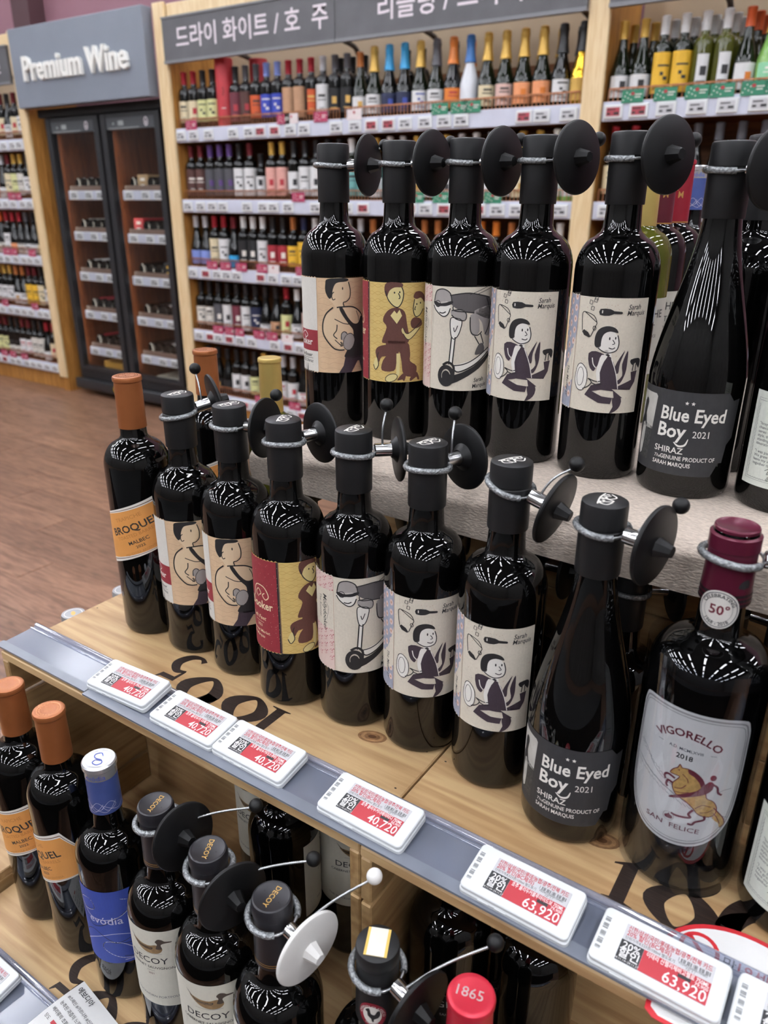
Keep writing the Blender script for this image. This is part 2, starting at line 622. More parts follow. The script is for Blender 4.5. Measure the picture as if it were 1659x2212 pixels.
BAY1 = bay('wall_shelving', 'tall maple-framed wine shelving unit beside the premium wine cooler', -4.10, -1.43, [(-4.10, -2.795), (-2.795, -1.43)])
BAY2 = bay('wall_shelving', 'wine shelving unit beyond the pale post, holding yellow-labelled white wines', -1.335, 0.60, [(-1.335, -0.02), (-0.02, 0.60)])
BAY0 = bay('wall_shelving', 'wine shelving unit on the far side of the premium wine cooler', -7.6, -5.72, [(-7.6, -6.6), (-6.6, -5.72)])
for nm, lab, x0, x1 in (('shelf_post', 'pale maple post between far shelving and the cooler', -5.72, -5.632),
                        ('shelf_post', 'pale maple post between the cooler and the dry white shelving', -4.197, -4.10),
                        ('shelf_post', 'pale maple post at the end of the dry white shelving', -1.43, -1.335)):
    t = thing(nm, lab, 'post', ((x0 + x1) / 2 * W, FACE, 0), 0, 'maple posts')
    t.scale = (W, W, W)
    h = (x1 - x0) / 2
    obj('front_board', box_mesh('front_board', -h, h, -0.022, 0.0, 0.0 if x0 > -5 else 0.115, 2.575, 0.003), MAPLE, t)
    obj('side_panel', box_mesh('side_panel', -h + .006, h - .006, 0.0, 0.42, 0.0, 2.56), OAK, t)

GREY_SIGN = mat('charcoal_sign_board', '#57575a', 0.5, var=0.12, scale=9)
SIGN_EDGE = mat('charcoal_sign_edge', '#77787c', 0.4, var=0.03)
SIGN_TEXT = mat('sign_letter_white', '#e7dde4', 0.5, var=0.0)
def front_map(x, y, z):
    return lambda u, v, o: Vector((x + u, y - o, z + v))
def header(label, x0, x1, word, tx, size):
    t = thing('header_sign', label, 'sign', (x0 * W, FACE - 0.03, 2.255 * W))
    t.scale = (W, W, W)
    w = x1 - x0
    b = obj('board', box_mesh('board', 0.002, w - 0.002, -0.01, 0.01, 0, 0.225), GREY_SIGN, t)
    obj('edge_rail', box_mesh('edge_rail', 0.002, w - 0.002, -0.016, 0.012, -0.012, 0.004), SIGN_EDGE, t)
    obj('edge_rail', box_mesh('edge_rail', 0.002, w - 0.002, -0.016, 0.012, 0.222, 0.232), SIGN_EDGE, t)
    a = Art()
    a.text(SIGN_TEXT, word, tx, 0.070, size, 'L', bold=0.012)
    a.build('lettering', front_map(0, -0.0105, 0), b)
    for bx in (0.42, w - 0.1):
        obj('bracket', tube_mesh('bracket', spline([(bx, 0.012, 0.05), (bx, 0.25, 0.03), (bx, 0.33, 0.0), (bx, 0.36, -0.08), (bx, 0.36, -0.25)], 4), 0.014, 8), mat('dark_bracket', '#4a4644', 0.4, var=0.05), t)
header('charcoal header sign lettered in white for dry whites of Australia', -4.10, -2.795, '드라이 화이트 / 호  주', 0.115, 0.128)
header('charcoal header sign lettered in white for riesling, above sparkling wines', -2.795, -1.43, '리슬링 / 드라이 화이트', 0.27, 0.128)
header('plain charcoal header sign above the yellow-labelled wines', -1.335, 0.60, ' ', 0.1, 0.1)
header('charcoal header sign on the far side of the cooler', -7.6, -5.72, '인', 1.675, 0.128)

# ================================================================== PREMIUM WINE COOLER
SIGN_BLUE = mat('slate_grey_sign', '#7a818c', 0.55, var=0.03, scale=6)
t = thing('cooler_sign', 'slate grey sign panel with raised white Premium Wine letters', 'sign', (-4.945 * W, FACE - 0.03, 2.078 * W))
t.scale = (W, W, W)
pn = obj('panel', box_mesh('panel', -0.70, 0.70, -0.03, 0.05, 0, 0.49, 0.003), SIGN_BLUE, t)
LETTER = mat('white_acrylic_letter', '#f4f4ee', 0.35, var=0.02)
LSIDE = mat('cream_letter_edge', '#d9d2bd', 0.5, var=0.02)
vs, fs = text_geo('Premium Wine', 0.018)
x0 = min(v[0] for v in vs); x1 = max(v[0] for v in vs)
sc = 1.10 / (x1 - x0)
bm = bmesh.new()
bv = [bm.verts.new(((x - (x0 + x1) / 2) * sc, -0.055, 0.165 + y * sc * 1.16)) for x, y in vs]
for f in fs:
    try: bm.faces.new([bv[i] for i in f])
    except ValueError: pass
bmesh.ops.remove_doubles(bm, verts=bm.verts[:], dist=1e-6)
todo = set(bm.faces)
isl = []
while todo:                          # one connected outline after another
    st = [todo.pop()]; got = []
    while st:
        f = st.pop(); got.append(f)
        for e in f.edges:
            for g in e.link_faces:
                if g in todo:
                    todo.discard(g); st.append(g)
    isl.append(got)
isl = [[[tuple(v.co) for v in f.verts] for f in g] for g in isl]
bm.free()
rng = lambda g: (min(p[0] for f in g for p in f), max(p[0] for f in g for p in f))
isl.sort(key=lambda g: sum(rng(g)))
letters = []
for g in isl:                        # the dot of an i joins its stem
    a, b = rng(g)
    if letters and a < rng(letters[-1])[1] - 0.3 * (b - a) and b - a < .04 + (rng(letters[-1])[1] - rng(letters[-1])[0]) and (b - a < .035):
        letters[-1] = letters[-1] + g
    else:
        letters.append(g)
for g in letters:
    bm = bmesh.new()
    for f in g:
        bm.faces.new([bm.verts.new(p) for p in f])
    bmesh.ops.remove_doubles(bm, verts=bm.verts[:], dist=1e-6)
    res = bmesh.ops.extrude_face_region(bm, geom=bm.faces[:])
    bmesh.ops.translate(bm, verts=[q for q in res['geom'] if isinstance(q, bmesh.types.BMVert)], vec=(0, 0.025, 0))
    bmesh.ops.recalc_face_normals(bm, faces=bm.faces[:])
    me = bpy.data.meshes.new('letter')
    bm.to_mesh(me); bm.free()
    obj('letter', me, LETTER, pn)

COOL = mat('black_cooler_metal', '#26272a', 0.4, var=0.06)
COOLP = mat('cooler_control_panel', '#44484b', 0.35, var=0.04)
t = thing('wine_cooler', 'tall black two-door wine cooler under the Premium Wine sign', 'cooler', (-4.88 * W, FACE + 0.05, 0.0))
t.scale = (W, W, W)
WINE_WALL = wood('cooler_interior_wood', '#6e3d20', '#4f2914', 'Z', rough=0.5)
J = Join()
J.box(-0.625, -0.60, 0.02, 0.5, 0.05, 2.02); J.box(0.60, 0.625, 0.02, 0.5, 0.05, 2.02); J.box(-0.60, 0.60, 0.02, 0.5, 1.995, 2.02)
J.box(-0.60, 0.60, 0.02, 0.5, 0.05, 0.10); J.box(-0.012, 0.012, 0.02, 0.5, 0.10, 1.995)
obj('cabinet', J.mesh('cabinet'), COOL, t)
obj('top_cover', box_mesh('top_cover', -0.70, 0.66, -0.02, 0.45, 2.022, 2.075), mat('cooler_black_recess', '#0d0d0e', 0.7), t)
obj('interior_back', box_mesh('interior_back', -0.60, 0.60, 0.46, 0.48, 0.10, 1.995), WINE_WALL, t)
for sx in (-0.595, -0.02, 0.02, 0.595):
    obj('interior_side', box_mesh('interior_side', sx - .004, sx + .004, 0.03, 0.46, 0.10, 1.995), WINE_WALL, t)
J = Join()
J.box(-0.625, 0.625, -0.015, 0.02, 0.05, 0.205)
for i in range(4):
    J.box(-0.625, 0.625, -0.022, -0.015, 0.135 + i * 0.018, 0.144 + i * 0.018)
obj('base_grille', J.mesh('base_grille'), COOL, t)
obj('kick_rail', box_mesh('kick_rail', -0.66, 0.66, -0.06, -0.015, 0.045, 0.13, 0.01, 2), COOL, t)
a = Art(); a.ell(mat('yellow_sticker', '#e2b021', 0.5), -0.16, 0.09, 0.022, 0.026)
a.build('round_sticker', front_map(0, -0.0605, 0), t)
COOL_FILL = mat('cooler_fill_glow', '#fff6e8', .5, var=0.0, emit=18.0)  # glow of hidden strips added to brighten the cooler interior
PANE = clear_mat('cooler_glass_pane', '#fbfcfc', 0.015, 0.01)
for sx, w in ((-0.31, 0.295), (0.31, 0.295)):
    d = obj('door', box_mesh('door', sx - w, sx + w, -0.03, 0.018, 1.985, 2.01), COOL, t)
    J = Join()
    J.box(sx - w, sx - w + 0.05, -0.035, 0.018, 0.205, 2.01); J.box(sx + w - 0.05, sx + w, -0.035, 0.018, 0.205, 2.01)
    J.box(sx - w + .05, sx + w - .05, -0.035, 0.018, 0.205, 0.235)
    obj('door_frame', J.mesh('door_frame'), COOL, d)
    obj('control_panel', box_mesh('control_panel', sx - w + .05, sx + w - .05, -0.028, 0.018, 1.915, 1.985), COOLP, d)
    a = Art()
    a.ring(SIGN_TEXT, sx + 0.16, 1.952, 0.017, 0.024, 0.006); a.poly(SIGN_TEXT, [(sx + .153, 1.94), (sx + .167, 1.94), (sx + .16, 1.965)])
    a.poly(mat('display_grey', '#9aa0a0', 0.3), [(sx - .12, 1.937), (sx - .065, 1.937), (sx - .065, 1.966), (sx - .12, 1.966)])
    a.ell(MATS['display_grey'], sx - .17, 1.95, 0.008, 0.008)
    a.poly(MATS['display_grey'], [(sx - .22, 1.919), (sx + .09, 1.919), (sx + .09, 1.924), (sx - .22, 1.924)])
    a.build('panel_marks', front_map(0, -0.0285, 0), d)
    for fx in (sx - w + .022, sx + w - .022):
        obj('fill_strip', box_mesh('fill_strip', fx - .008, fx + .008, 0.0185, 0.024, 0.25, 1.90), COOL_FILL, d)
    obj('glass_pane', box_mesh('glass_pane', sx - w + .05, sx + w - .05, -0.012, -0.008, 0.235, 1.915), PANE, d)
COOLER = t
CSZ = [1.472, 1.186, 0.892, 0.602, 0.318]
LAMB = mat('cooler_shelf_front', '#7a6357', 0.35, var=0.1)
for sx in (-0.31, 0.31):
    for i, z in enumerate(CSZ):
        s = obj('slide_shelf', box_mesh('slide_shelf', sx - 0.235, sx + 0.235, 0.06, 0.44, z + .055, z + .068), WINE_WALL, t)
        obj('shelf_front', box_mesh('shelf_front', sx - 0.215, sx + 0.24, 0.045, 0.06, z + .06, z + .095), LAMB, s)
        obj('price_strip', box_mesh('price_strip', sx - 0.225, sx + 0.245, 0.03, 0.045, z, z + .062, 0.002), STRIP, s)

# ================================================================== THE WOODEN CRATE DISPLAY
TOP_Z, MID_Z, LOW_Z = 1.057, 0.812, 0.510

# serif figures of the crate stencil, drawn in a unit box (height 1)
def figure(a, m, ch, x, y, h, flip=False):
    def q(pts):
        if flip:
            return [(x - px * h * 1.05, y - py * h) for px, py in pts]
        return [(x + px * h * 1.05, y + py * h) for px, py in pts]
    def swell(pts, ws, closed=False):
        P = spline([p + (w,) for p, w in zip(pts, ws)], 8, closed)
        n = len(P)
        vs, fs = [], []
        for i in range(n):
            A, B = (P[i - 1], P[(i + 1) % n]) if closed else (P[max(i - 1, 0)], P[min(i + 1, n - 1)])
            t = Vector((B[0] - A[0], B[1] - A[1]))
            t = t.normalized() if t.length > 1e-9 else Vector((1, 0))
            nn = Vector((-t.y, t.x)) * P[i][2] / 2
            vs += q([(P[i][0] + nn.x, P[i][1] + nn.y), (P[i][0] - nn.x, P[i][1] - nn.y)])
        for i in range(n if closed else n - 1):
            c, d = 2 * i, 2 * ((i + 1) % n)
            fs.append((c, c + 1, d + 1, d))
        a.raw(m, vs, fs)
    if ch == '1':
        a.poly(m, q([(0.16, 0.06), (0.16, 0.84), (0.02, 0.80), (0.02, 0.84), (0.32, 1.0), (0.40, 1.0), (0.40, 0.06), (0.54, 0.03), (0.54, 0.0), (0.04, 0.0), (0.04, 0.03)]), raw=True)
    elif ch == '8':
        swell([(0.31, 0.99), (0.50, 0.78), (0.34, 0.56), (0.14, 0.76)], [0.07, 0.17, 0.13, 0.20], True)
        swell([(0.31, 0.54), (0.56, 0.27), (0.31, 0.01), (0.06, 0.27)], [0.09, 0.24, 0.07, 0.21], True)
    elif ch == '6':
        swell([(0.52, 0.99), (0.28, 0.86), (0.11, 0.58), (0.06, 0.32)], [0.05, 0.12, 0.19, 0.22])
        swell([(0.32, 0.62), (0.58, 0.33), (0.32, 0.02), (0.06, 0.32)], [0.08, 0.23, 0.08, 0.22], True)
    elif ch == '5':
        a.poly(m, q([(0.12, 0.98), (0.50, 0.98), (0.58, 1.08), (0.60, 1.06), (0.54, 0.84), (0.20, 0.84), (0.17, 0.60), (0.11, 0.60)]), raw=True)
        swell([(0.12, 0.57), (0.34, 0.64), (0.54, 0.40), (0.44, 0.10), (0.20, 0.0), (0.04, 0.10)], [0.06, 0.16, 0.24, 0.20, 0.10, 0.14])

def crate(label, x0, x1, y0, y1, z0, z1, digits=None, th=0.011, side_cuts=((0.0, 0.045), (0.048, 0.24), (0.243, 1.0)), tops=1):
    t = thing('wine_crate', label, 'crate', ((x0 + x1) / 2, (y0 + y1) / 2, z0))
    w, d, h = (x1 - x0) / 2, (y1 - y0) / 2, z1 - z0
    tp = obj('top_board', box_mesh('top_board', -w, w, -d, d, h - th, h, 0.0012), PINE, t)
    obj('bottom_board', box_mesh('bottom_board', -w, w, -d, d, 0, th, 0.0012), PINE, t)
    hh = h - 2 * th
    for sx in (-w, w - th):
        for a, b in side_cuts:
            z_0 = th + a; z_1 = min(th + b, h - th)
            obj('side_plank', box_mesh('side_plank', sx, sx + th, -d, d - .006, z_0 + .0006, z_1 - .0006, 0.0014), PINE_Z, t)
    obj('back_board', box_mesh('back_board', -w, w, d - .006, d, th, h - th, 0.001), PINE, t)
    if digits:
        flip, dy, chars = digits
        a = Art()
        for dx, ch in chars:
            hh_ = {'1': .045, '5': .050, '8': .074, '6': .074}[ch]
            sg = -1 if flip else 1
            figure(a, BURNT, ch, dx, dy - (sg * .020 if ch == '5' else 0), hh_, flip)
        a.build('stencil_figures', disc_map(h), tp, 0, base=0.00012)
        k = Art()
        KN, NH = mat('knot_brown', '#7d5a3a', .5, var=.3, scale=200), mat('nail_hole_dark', '#2b2018', .7, var=0)
        kx = -.095 if not flip else .19
        for i, (q, m_) in enumerate(((.011, KN), (.0085, mat('knot_tan', '#9a7550', .5, var=.3, scale=200)), (.006, KN), (.0032, mat('knot_core', '#54361f', .5, var=.3)))):
            k.ell(m_, kx, .028, q * 1.35, q * .8, 18, .3); k.up()
        for nx, ny in ((-w + .010, -d + .03), (-w + .008, d - .05), (-w + .012, d - .012), (w - .010, -d + .07), (w - .012, d - .05), (0.03, d - .008)):
            k.ell(NH, nx, ny, .0012, .0009, 8)
        k.build('wood_marks', disc_map(h), tp, 0, base=0.00006, lstep=.00002)['kind'] = 'stuff'
    return t

PX0 = -0.797
# middle tier
crate('open pine crate with upside-down stencilled figures, carrying the cartoon-label bottles', PX0, -0.2815, 0.388, 0.566, LOW_Z - .011, MID_Z,
      (True, 0.011, ((.102, '1'), (.079, '8'), (.017, '6'), (-.039, '5'))))
crate('open pine crate with upright stencilled figures, beneath the white horse-label bottle', -0.2795, 0.236, 0.386, 0.564, LOW_Z - .011, MID_Z,
      (False, -.025, ((-.080, '1'), (-.048, '8'), (.004, '6'), (.058, '5'))))
# low tier
crate('lower pine crate with upside-down stencil under the blue-label bottle', -0.776, -0.2615, 0.212, 0.386, LOW_Z - 0.302, LOW_Z,
      (True, 0.009, ((.075, '1'), (.052, '8'), (-.010, '6'), (-.066, '5'))))
crate('lower pine crate beneath the small red capsule', -0.2595, 0.255, 0.212, 0.386, LOW_Z - 0.302, LOW_Z)
# neighbouring crate on the aisle side, slightly higher
crate('pine crate standing beside the low crate on the aisle side', -1.31, -0.782, 0.212, 0.386, LOW_Z - .278, LOW_Z + .022)
# supports below
def plinth(label, x0, x1, y0, y1, z0, z1):
    t = thing('wooden_plinth', label, 'plinth', ((x0 + x1) / 2, (y0 + y1) / 2, z0))
    w, d, h = (x1 - x0) / 2, (y1 - y0) / 2, z1 - z0
    n = max(2, int(h / 0.11))
    obj('core', box_mesh('core', -w + .012, w - .012, -d + .012, d - .012, 0, h), PINE, t)
    for i in range(n):
        a, b = h * i / n + .001, h * (i + 1) / n - .001
        obj('plank', box_mesh('plank', -w, w, -d, -d + .012, a, b, 0.001), PINE, t)
        obj('plank', box_mesh('plank', -w, -w + .012, -d + .0125, d, a, b, 0.001), PINE_Z, t)
    return t
plinth('planked base under the lowest crates', -0.776, 0.255, 0.205, 0.386, 0.0, LOW_Z - 0.302)
plinth('planked base under the middle crates', -0.797, 0.255, 0.388, 1.30, 0.0, LOW_Z - .0112)
plinth('planked base under the aisle-side crate', -1.31, -0.782, 0.205, 0.386, 0.0, LOW_Z - .278)
plinth('narrow planked stand beyond the middle crate, carrying two small bottles', -0.905, -0.800, 0.475, 0.65, 0.0, LOW_Z - .06)
plinth('planked box behind the middle crate carrying the copper-capped and gold-capped bottles', -0.798, -0.585, 0.568, 0.92, LOW_Z - .011, MID_Z)
plinth('low planked box in the dark beneath the cloth shelf', -0.575, 0.30, 0.568, 0.748, LOW_Z - .011, MID_Z - .122)
plinth('planked boxes holding up the cloth shelf', -0.575, 0.30, 0.752, 1.30, LOW_Z - .011, TOP_Z - .032)
t = thing('support_board', 'weathered grey-brown board standing under the cloth shelf end', 'board', (-0.538, 0.62, MID_Z - .122))
obj('board', box_mesh('board', -0.03, 0.03, -0.008, 0.008, 0, 0.3365, 0.001), wood('weathered_board', '#6f6248', '#55492f', 'Z'), t)
obj('cleat', box_mesh('cleat', -0.02, 0.02, 0.008, 0.03, 0.29, 0.335, 0.001), MATS['weathered_board'], t)

# cloth covered shelf
t = thing('cloth_shelf', 'shelf board wrapped in grey-brown woven cloth under the upper bottle row', 'shelf', (-0.13, 0.60, TOP_Z - .0305))
prof = [(0.72, 0.0305), (0.0, 0.0305)]
for i in range(1, 9):
    g = PI / 2 * i / 8
    prof.append((-0.0 - 0.018 * math.sin(g), 0.0125 + 0.018 * math.cos(g)))
prof += [(-0.019, 0.0), (-0.017, -0.014), (-0.012, -0.014), (-0.012, 0.0), (0.72, 0.0)]
nx = 60
vv, ff = [], []
for i in range(nx + 1):
    x = -0.435 + 0.87 * i / nx
    for j, (yy, zz) in enumerate(prof):
        wv = 0.0016 * math.sin(x * 31 + j) + 0.0012 * math.sin(x * 77 + 2)
        vv.append((x, yy - (wv if 2 < j < 12 else 0), zz + (wv * 0.6 if 8 < j < 13 else 0)))
n = len(prof)
for i in range(nx):
    for j in range(n):
        k = (j + 1) % n
        ff.append((i * n + j, i * n + k, (i + 1) * n + k, (i + 1) * n + j))
ff.append(tuple(range(n))); ff.append(tuple(nx * n + j for j in range(n))[::-1])
me = mesh('cloth_cover', vv, ff, True, 40)
bm = bmesh.new(); bm.from_mesh(me); bmesh.ops.recalc_face_normals(bm, faces=bm.faces[:]); bm.to_mesh(me); bm.free()
obj('cloth_cover', me, CLOTH, t)
obj('board', box_mesh('board', -0.43, 0.43, 0.0, 0.71, 0.001, 0.029), PINE, t)

# ------------------------------------------------------------------ clear price rails on crate edges
RAIL = clear_mat('clear_rail_plastic', '#ccd1de', 0.05, 0.16, 0.50, '#8f96a6')
RAIL_EDGE = clear_mat('clear_rail_ridge', '#dfe3f2', 0.15, 0.05, 0.35, '#c3c9da')
RAIL_DARK = mat('grey_rail_lip', '#737882', 0.25, var=0.1, scale=20)
def rail(label, x0, x1, yb, zb, yf, zf):
    t = thing('price_rail', label, 'price rail', ((x0 + x1) / 2, yb, zb), 0.0)
    w = (x1 - x0) / 2
    dy, dz = yf - yb, zf - zb
    def slab(name, s0, s1, lift, th, m):
        L = math.hypot(dy, dz); ny, nz = dz / L, -dy / L      # normal pointing up
        if nz < 0: ny, nz = -ny, -nz
        pts = []
        for s, o in ((s0, lift), (s1, lift), (s1, lift + th), (s0, lift + th)):
            pts.append((dy * s + ny * o, dz * s + nz * o))
        v = [(-w, p[0], p[1]) for p in pts] + [(w, p[0], p[1]) for p in pts]
        f = [(0, 1, 2, 3), (7, 6, 5, 4), (0, 4, 5, 1), (1, 5, 6, 2), (2, 6, 7, 3), (3, 7, 4, 0)]
        obj(name, mesh(name, v, f), m, t)
    slab('flap', 0.06, 0.97, 0.0, 0.0012, RAIL)
    slab('lip', 0.80, 0.995, 0.0014, 0.0022, RAIL_DARK)
    obj('ridge', tube_mesh('ridge', [(-w, 0, 0.0015), (w, 0, 0.0015)], 0.0032, 8), RAIL_EDGE, t)
    obj('ridge', tube_mesh('ridge', [(-w, -0.007, 0.001), (w, -0.007, 0.001)], 0.0016, 6), RAIL_EDGE, t)
    return t
rail('clear plastic price rail along the aisle end of the middle crate', -0.805, -0.640, 0.441, MID_Z + .0045, 0.388, MID_Z + .0025)
rail('clear plastic price rail running under the row of price tags', -0.6385, 0.236, 0.441, MID_Z + .0045, 0.384, MID_Z + .0025)
rail('clear plastic price rail on the lowest crate', -0.77, 0.20, 0.268, LOW_Z + .0045, 0.211, LOW_Z + .0025)

# ------------------------------------------------------------------ electronic price tags
INK = mat('print_ink_black', '#2a2a2c', 0.5, var=0.0)
RED = mat('print_red', '#b0303a', 0.5, var=0.0)
PAPERW = mat('print_white', '#e9e7e6', 0.5, var=0.0)
EINK = mat('eink_grey', '#c6c6c9', 0.45, var=0.02)
TW, TH, TD = 0.0865, 0.0425, 0.0088
def rounded(w, h, r, n=4):
    out = []
    for cx, cy, g0 in ((w / 2 - r, h / 2 - r, 0), (-w / 2 + r, h / 2 - r, PI / 2), (-w / 2 + r, -h / 2 + r, PI), (w / 2 - r, -h / 2 + r, 1.5 * PI)):
        for i in range(n + 1):
            g = g0 + PI / 2 * i / n
            out.append((cx + r * math.cos(g), cy + r * math.sin(g)))
    return out
def slab_mesh(name, w, h, r, d, bev=0.0008):
    o = rounded(w, h, r); n = len(o)
    o2 = rounded(w - 2 * bev, h - 2 * bev, max(r - bev, .0003))
    v = [(x, y, 0) for x, y in o] + [(x, y, d - bev) for x, y in o] + [(x, y, d) for x, y in o2]
    f = [tuple(range(n))[::-1], tuple(2 * n + i for i in range(n))]
    for k in (0, n):
        for i in range(n):
            j = (i + 1) % n
            f.append((k + i, k + j, k + n + j, k + n + i))
    return mesh(name, v, f, True, 40)
TAG_LOWER = slab_mesh('tag_back', TW, TH, 0.004, TD * 0.55)
TAG_UPPER = slab_mesh('tag_front', TW - .0012, TH - .0012, 0.004, TD * 0.45)
SW, SH = 0.0590, 0.0285
TAG_SCREEN = slab_mesh('screen', SW, SH, 0.0004, 0.0004, 0.0001)
TAG_SLOT = slab_mesh('slot', 0.009, 0.0014, 0.0006, 0.0006, 0.0002)
def price_tag(label, x, y, z, rotz, tilt, name, price, was, unit):
    t = thing('price_tag', label, 'price tag', (x, y, z), 0, 'electronic price tags on the rail')
    t.rotation_euler = (tilt, 0, rotz)
    obj('back_shell', TAG_LOWER, WHITE_PLASTIC, t)
    fr = obj('front_shell', TAG_UPPER, WHITE_PLASTIC, t, (0, 0.0003, TD * 0.55 + .0002))
    zt = TD + .0002
    for sx in (-0.022, -0.008):
        obj('slot', TAG_SLOT, WHITE_PLASTIC, t, (sx, -TH / 2, TD * .4), (PI / 2, 0, 0))
    scx, scy = 0.0035, 0.0005
    sc = obj('screen', TAG_SCREEN, EINK, t, (scx, scy, zt))
    a = Art(-SW / 2, -SH / 2, SW, SH)
    a.poly(INK, [(0, 0), (.26, 0), (.26, .56), (0, .56)])
    a.poly(RED, [(.262, 0), (1, 0), (1, .56), (.262, .56)])
    a.up()
    a.text(RED, '신한/삼성/국민/롯데/농협/광주/전북 카드', .03, .845, .0046, bold=.016, sx=.98, fit=.0555)
    a.text(RED, '20% 할인(BC제외)', .03, .705, .0046, bold=.016, fit=.030)
    a.text(INK, unit, .03, .60, .0029, fit=.033)
    a.text(PAPERW, '20%', .13, .35, .0072, 'C', bold=.012)
    a.text(PAPERW, '할인', .13, .13, .0078, 'C', bold=.015)
    a.text(PAPERW, '24.11.14~24.11.27', .13, .03, .0022, 'C')
    a.text(PAPERW, name, .30, .43, .0043, bold=.012, sx=0.92, fit=.0405)
    a.text(PAPERW, price, .985, .05, .0112, 'R', bold=.006, sx=.92)
    a.text(PAPERW, was, .985, .335, .0032, 'R', bold=.008)
    a.poly(INK, [(.66, .33), (.80, .33), (.80, .42), (.66, .42)])
    for i in range(26):
        if (i * 7) % 5 != 2:
            a.poly(INK, [(.62 + i * .0135, .70), (.62 + i * .0135 + (.008 if i % 3 else .004), .70), (.62 + i * .0135 + (.008 if i % 3 else .004), .80), (.62 + i * .0135, .80)])
    a.text(INK, '9324515000019ABD', .63, .645, .0022)
    a.text(INK, '12/ 1 /', .72, .585, .0024)
    a.build('screen_print', disc_map(0.0004), sc, 0, base=.00008, lstep=.00004)
    b = Art()
    for i in range(30):
        if (i * 11) % 7 not in (2, 5):
            yy = -0.0125 + i * 0.00085
            b.poly(INK, [(-0.0405, yy), (-0.0368, yy), (-0.0368, yy + (.0005 if i % 4 else .0003)), (-0.0405, yy + (.0005 if i % 4 else .0003))])
    b.build('barcode', disc_map(zt), t, 0, base=.00012)
    return t
TILT = rad(9)
_tags = [(-0.602, 0.4185, rad(3.5), '호주 몰리두커 카니발 750ML', '40,720', '50,900', ''),
         (-0.5015, 0.416, 0, '호주 몰리두커 더복서 750ML', '40,720', '50,900', ''),
         (-0.4145, 0.416, rad(-.5), '호주 몰리두커더스쿠터 750ML', '40,720', '50,900', ''),
         (-0.2865, 0.4135, rad(-.5), '호주 몰리두커더메이터디 750ML', '40,720', '50,900', ''),
         (-0.1460, 0.4095, rad(-.5), '호주 몰리두커블루아이드보 750ML', '63,920', '79,900', ''),
         (-0.0455, 0.4075, rad(-.5), '이태리 산펠리체비고렐로 750ML', '63,920', '79,900', ''),
         (0.0445, 0.4080, 0, ' ', ' ', ' ', '')]
_tl = ['40,720 price tag nearest the aisle end of the crate', '40,720 price tag beside the upside-down stencil figures',
       '40,720 price tag, third from the aisle end', '40,720 price tag beside the joint between the crates',
       '63,920 price tag in front of the black-label bottle', '63,920 price tag in front of the round age-limit sign',
       'price tag beside the age-limit sign, cut by the picture edge']
for (x, y, rz, nm, pr, was, _), lb in zip(_tags, _tl):
    price_tag('white ' + lb, x, y - .0015, MID_Z + .0085, rz, TILT, nm, pr, was, '단위가격:5,429원/100ml 별도표기' if pr[0] == '4' else '단위가격:8,523원/100ml 별도표기')
price_tag('white price tag on the lowest rail at the picture corner', -0.682, 0.2405, LOW_Z + .0085, 0, TILT, ' ', ' ', ' ', ' ')

# round age-limit card lying behind the tags
t = thing('age_limit_card', 'round white card with red rim warning of the age limit', 'sign', (0.006, 0.428, MID_Z + .0035))
t.rotation_euler = (rad(4), 0, 0)
CARD = mat('white_card', '#e6e5e3', 0.45, var=0.02)
SIGNRED = mat('sign_red', '#c0272f', 0.45, var=0.02)
pts = [(0.056 * math.cos(g), 0.042 * math.sin(g)) for g in [PI * i / 24 for i in range(25)]] + [(-0.052, -0.048), (-0.046, -0.052), (0.046, -0.052), (0.052, -0.048)]
v = [(x, y, 0) for x, y in pts] + [(x, y, .0006) for x, y in pts]
nn = len(pts)
f = [tuple(range(nn))[::-1], tuple(nn + i for i in range(nn))] + [(i, (i + 1) % nn, nn + (i + 1) % nn, nn + i) for i in range(nn)]
cd = obj('card', mesh('card', v, f), SIGNRED, t)
a = Art()
a.poly(CARD, [(x * .94, y * .93 - .0005) for x, y in pts]); a.up()
a.ring(SIGNRED, -0.032, 0.012, 0.012, 0.012, 0.003); a.stroke(SIGNRED, [(-0.04, 0.02), (-0.024, 0.004)], 0.003)
a.text(INK, '만', -0.016, 0.008, 0.010, bold=.01); a.text(SIGNRED, '19세 미만', -0.0065, 0.008, 0.0115, bold=.014)
a.build('card_print', disc_map(.0006), cd, 0, base=.0001)

# paper note lying on the low crate
t = thing('paper_note', 'small white paper note with handwriting-style Korean text on the low crate', 'note', (-0.545, 0.262, LOW_Z + .006), rad(-8))
PAPER = mat('white_note_paper', '#dcdcda', 0.6, var=0.02)
vv = [(x, y, 0.004 * math.sin(3.1 * (y + .045) / .09)) for y in (-.045, -.03, -.015, 0, .015, .03) for x in (-.045, .045)]
ff = [(2 * i, 2 * i + 1, 2 * i + 3, 2 * i + 2) for i in range(5)]
pp = obj('paper', mesh('paper', vv, ff, True), PAPER, t)
a = Art()
for i, (s, sz) in enumerate((('에보디아', .0075), ('#스페인 #가르나차 #신의 물방울', .0045), ('농축된 과즙의 느낌이 무겁지 않고', .0048), ('베리류의 조화가 입을 가득', .0048), ('당도', .0045))):
    a.text(INK, s, -0.040, 0.0195 - i * 0.0085 - (0.002 if i else 0), sz, bold=.012 if i == 0 else .004)
a.poly(RED, [(-.028, -.0165), (-.018, -.0165), (-.018, -.0125), (-.028, -.0125)])
a.build('note_print', lambda u, v, o: Vector((u, v, 0.004 * math.sin(3.1 * (v + .045) / .09) + o)), pp, 0, base=.0003)

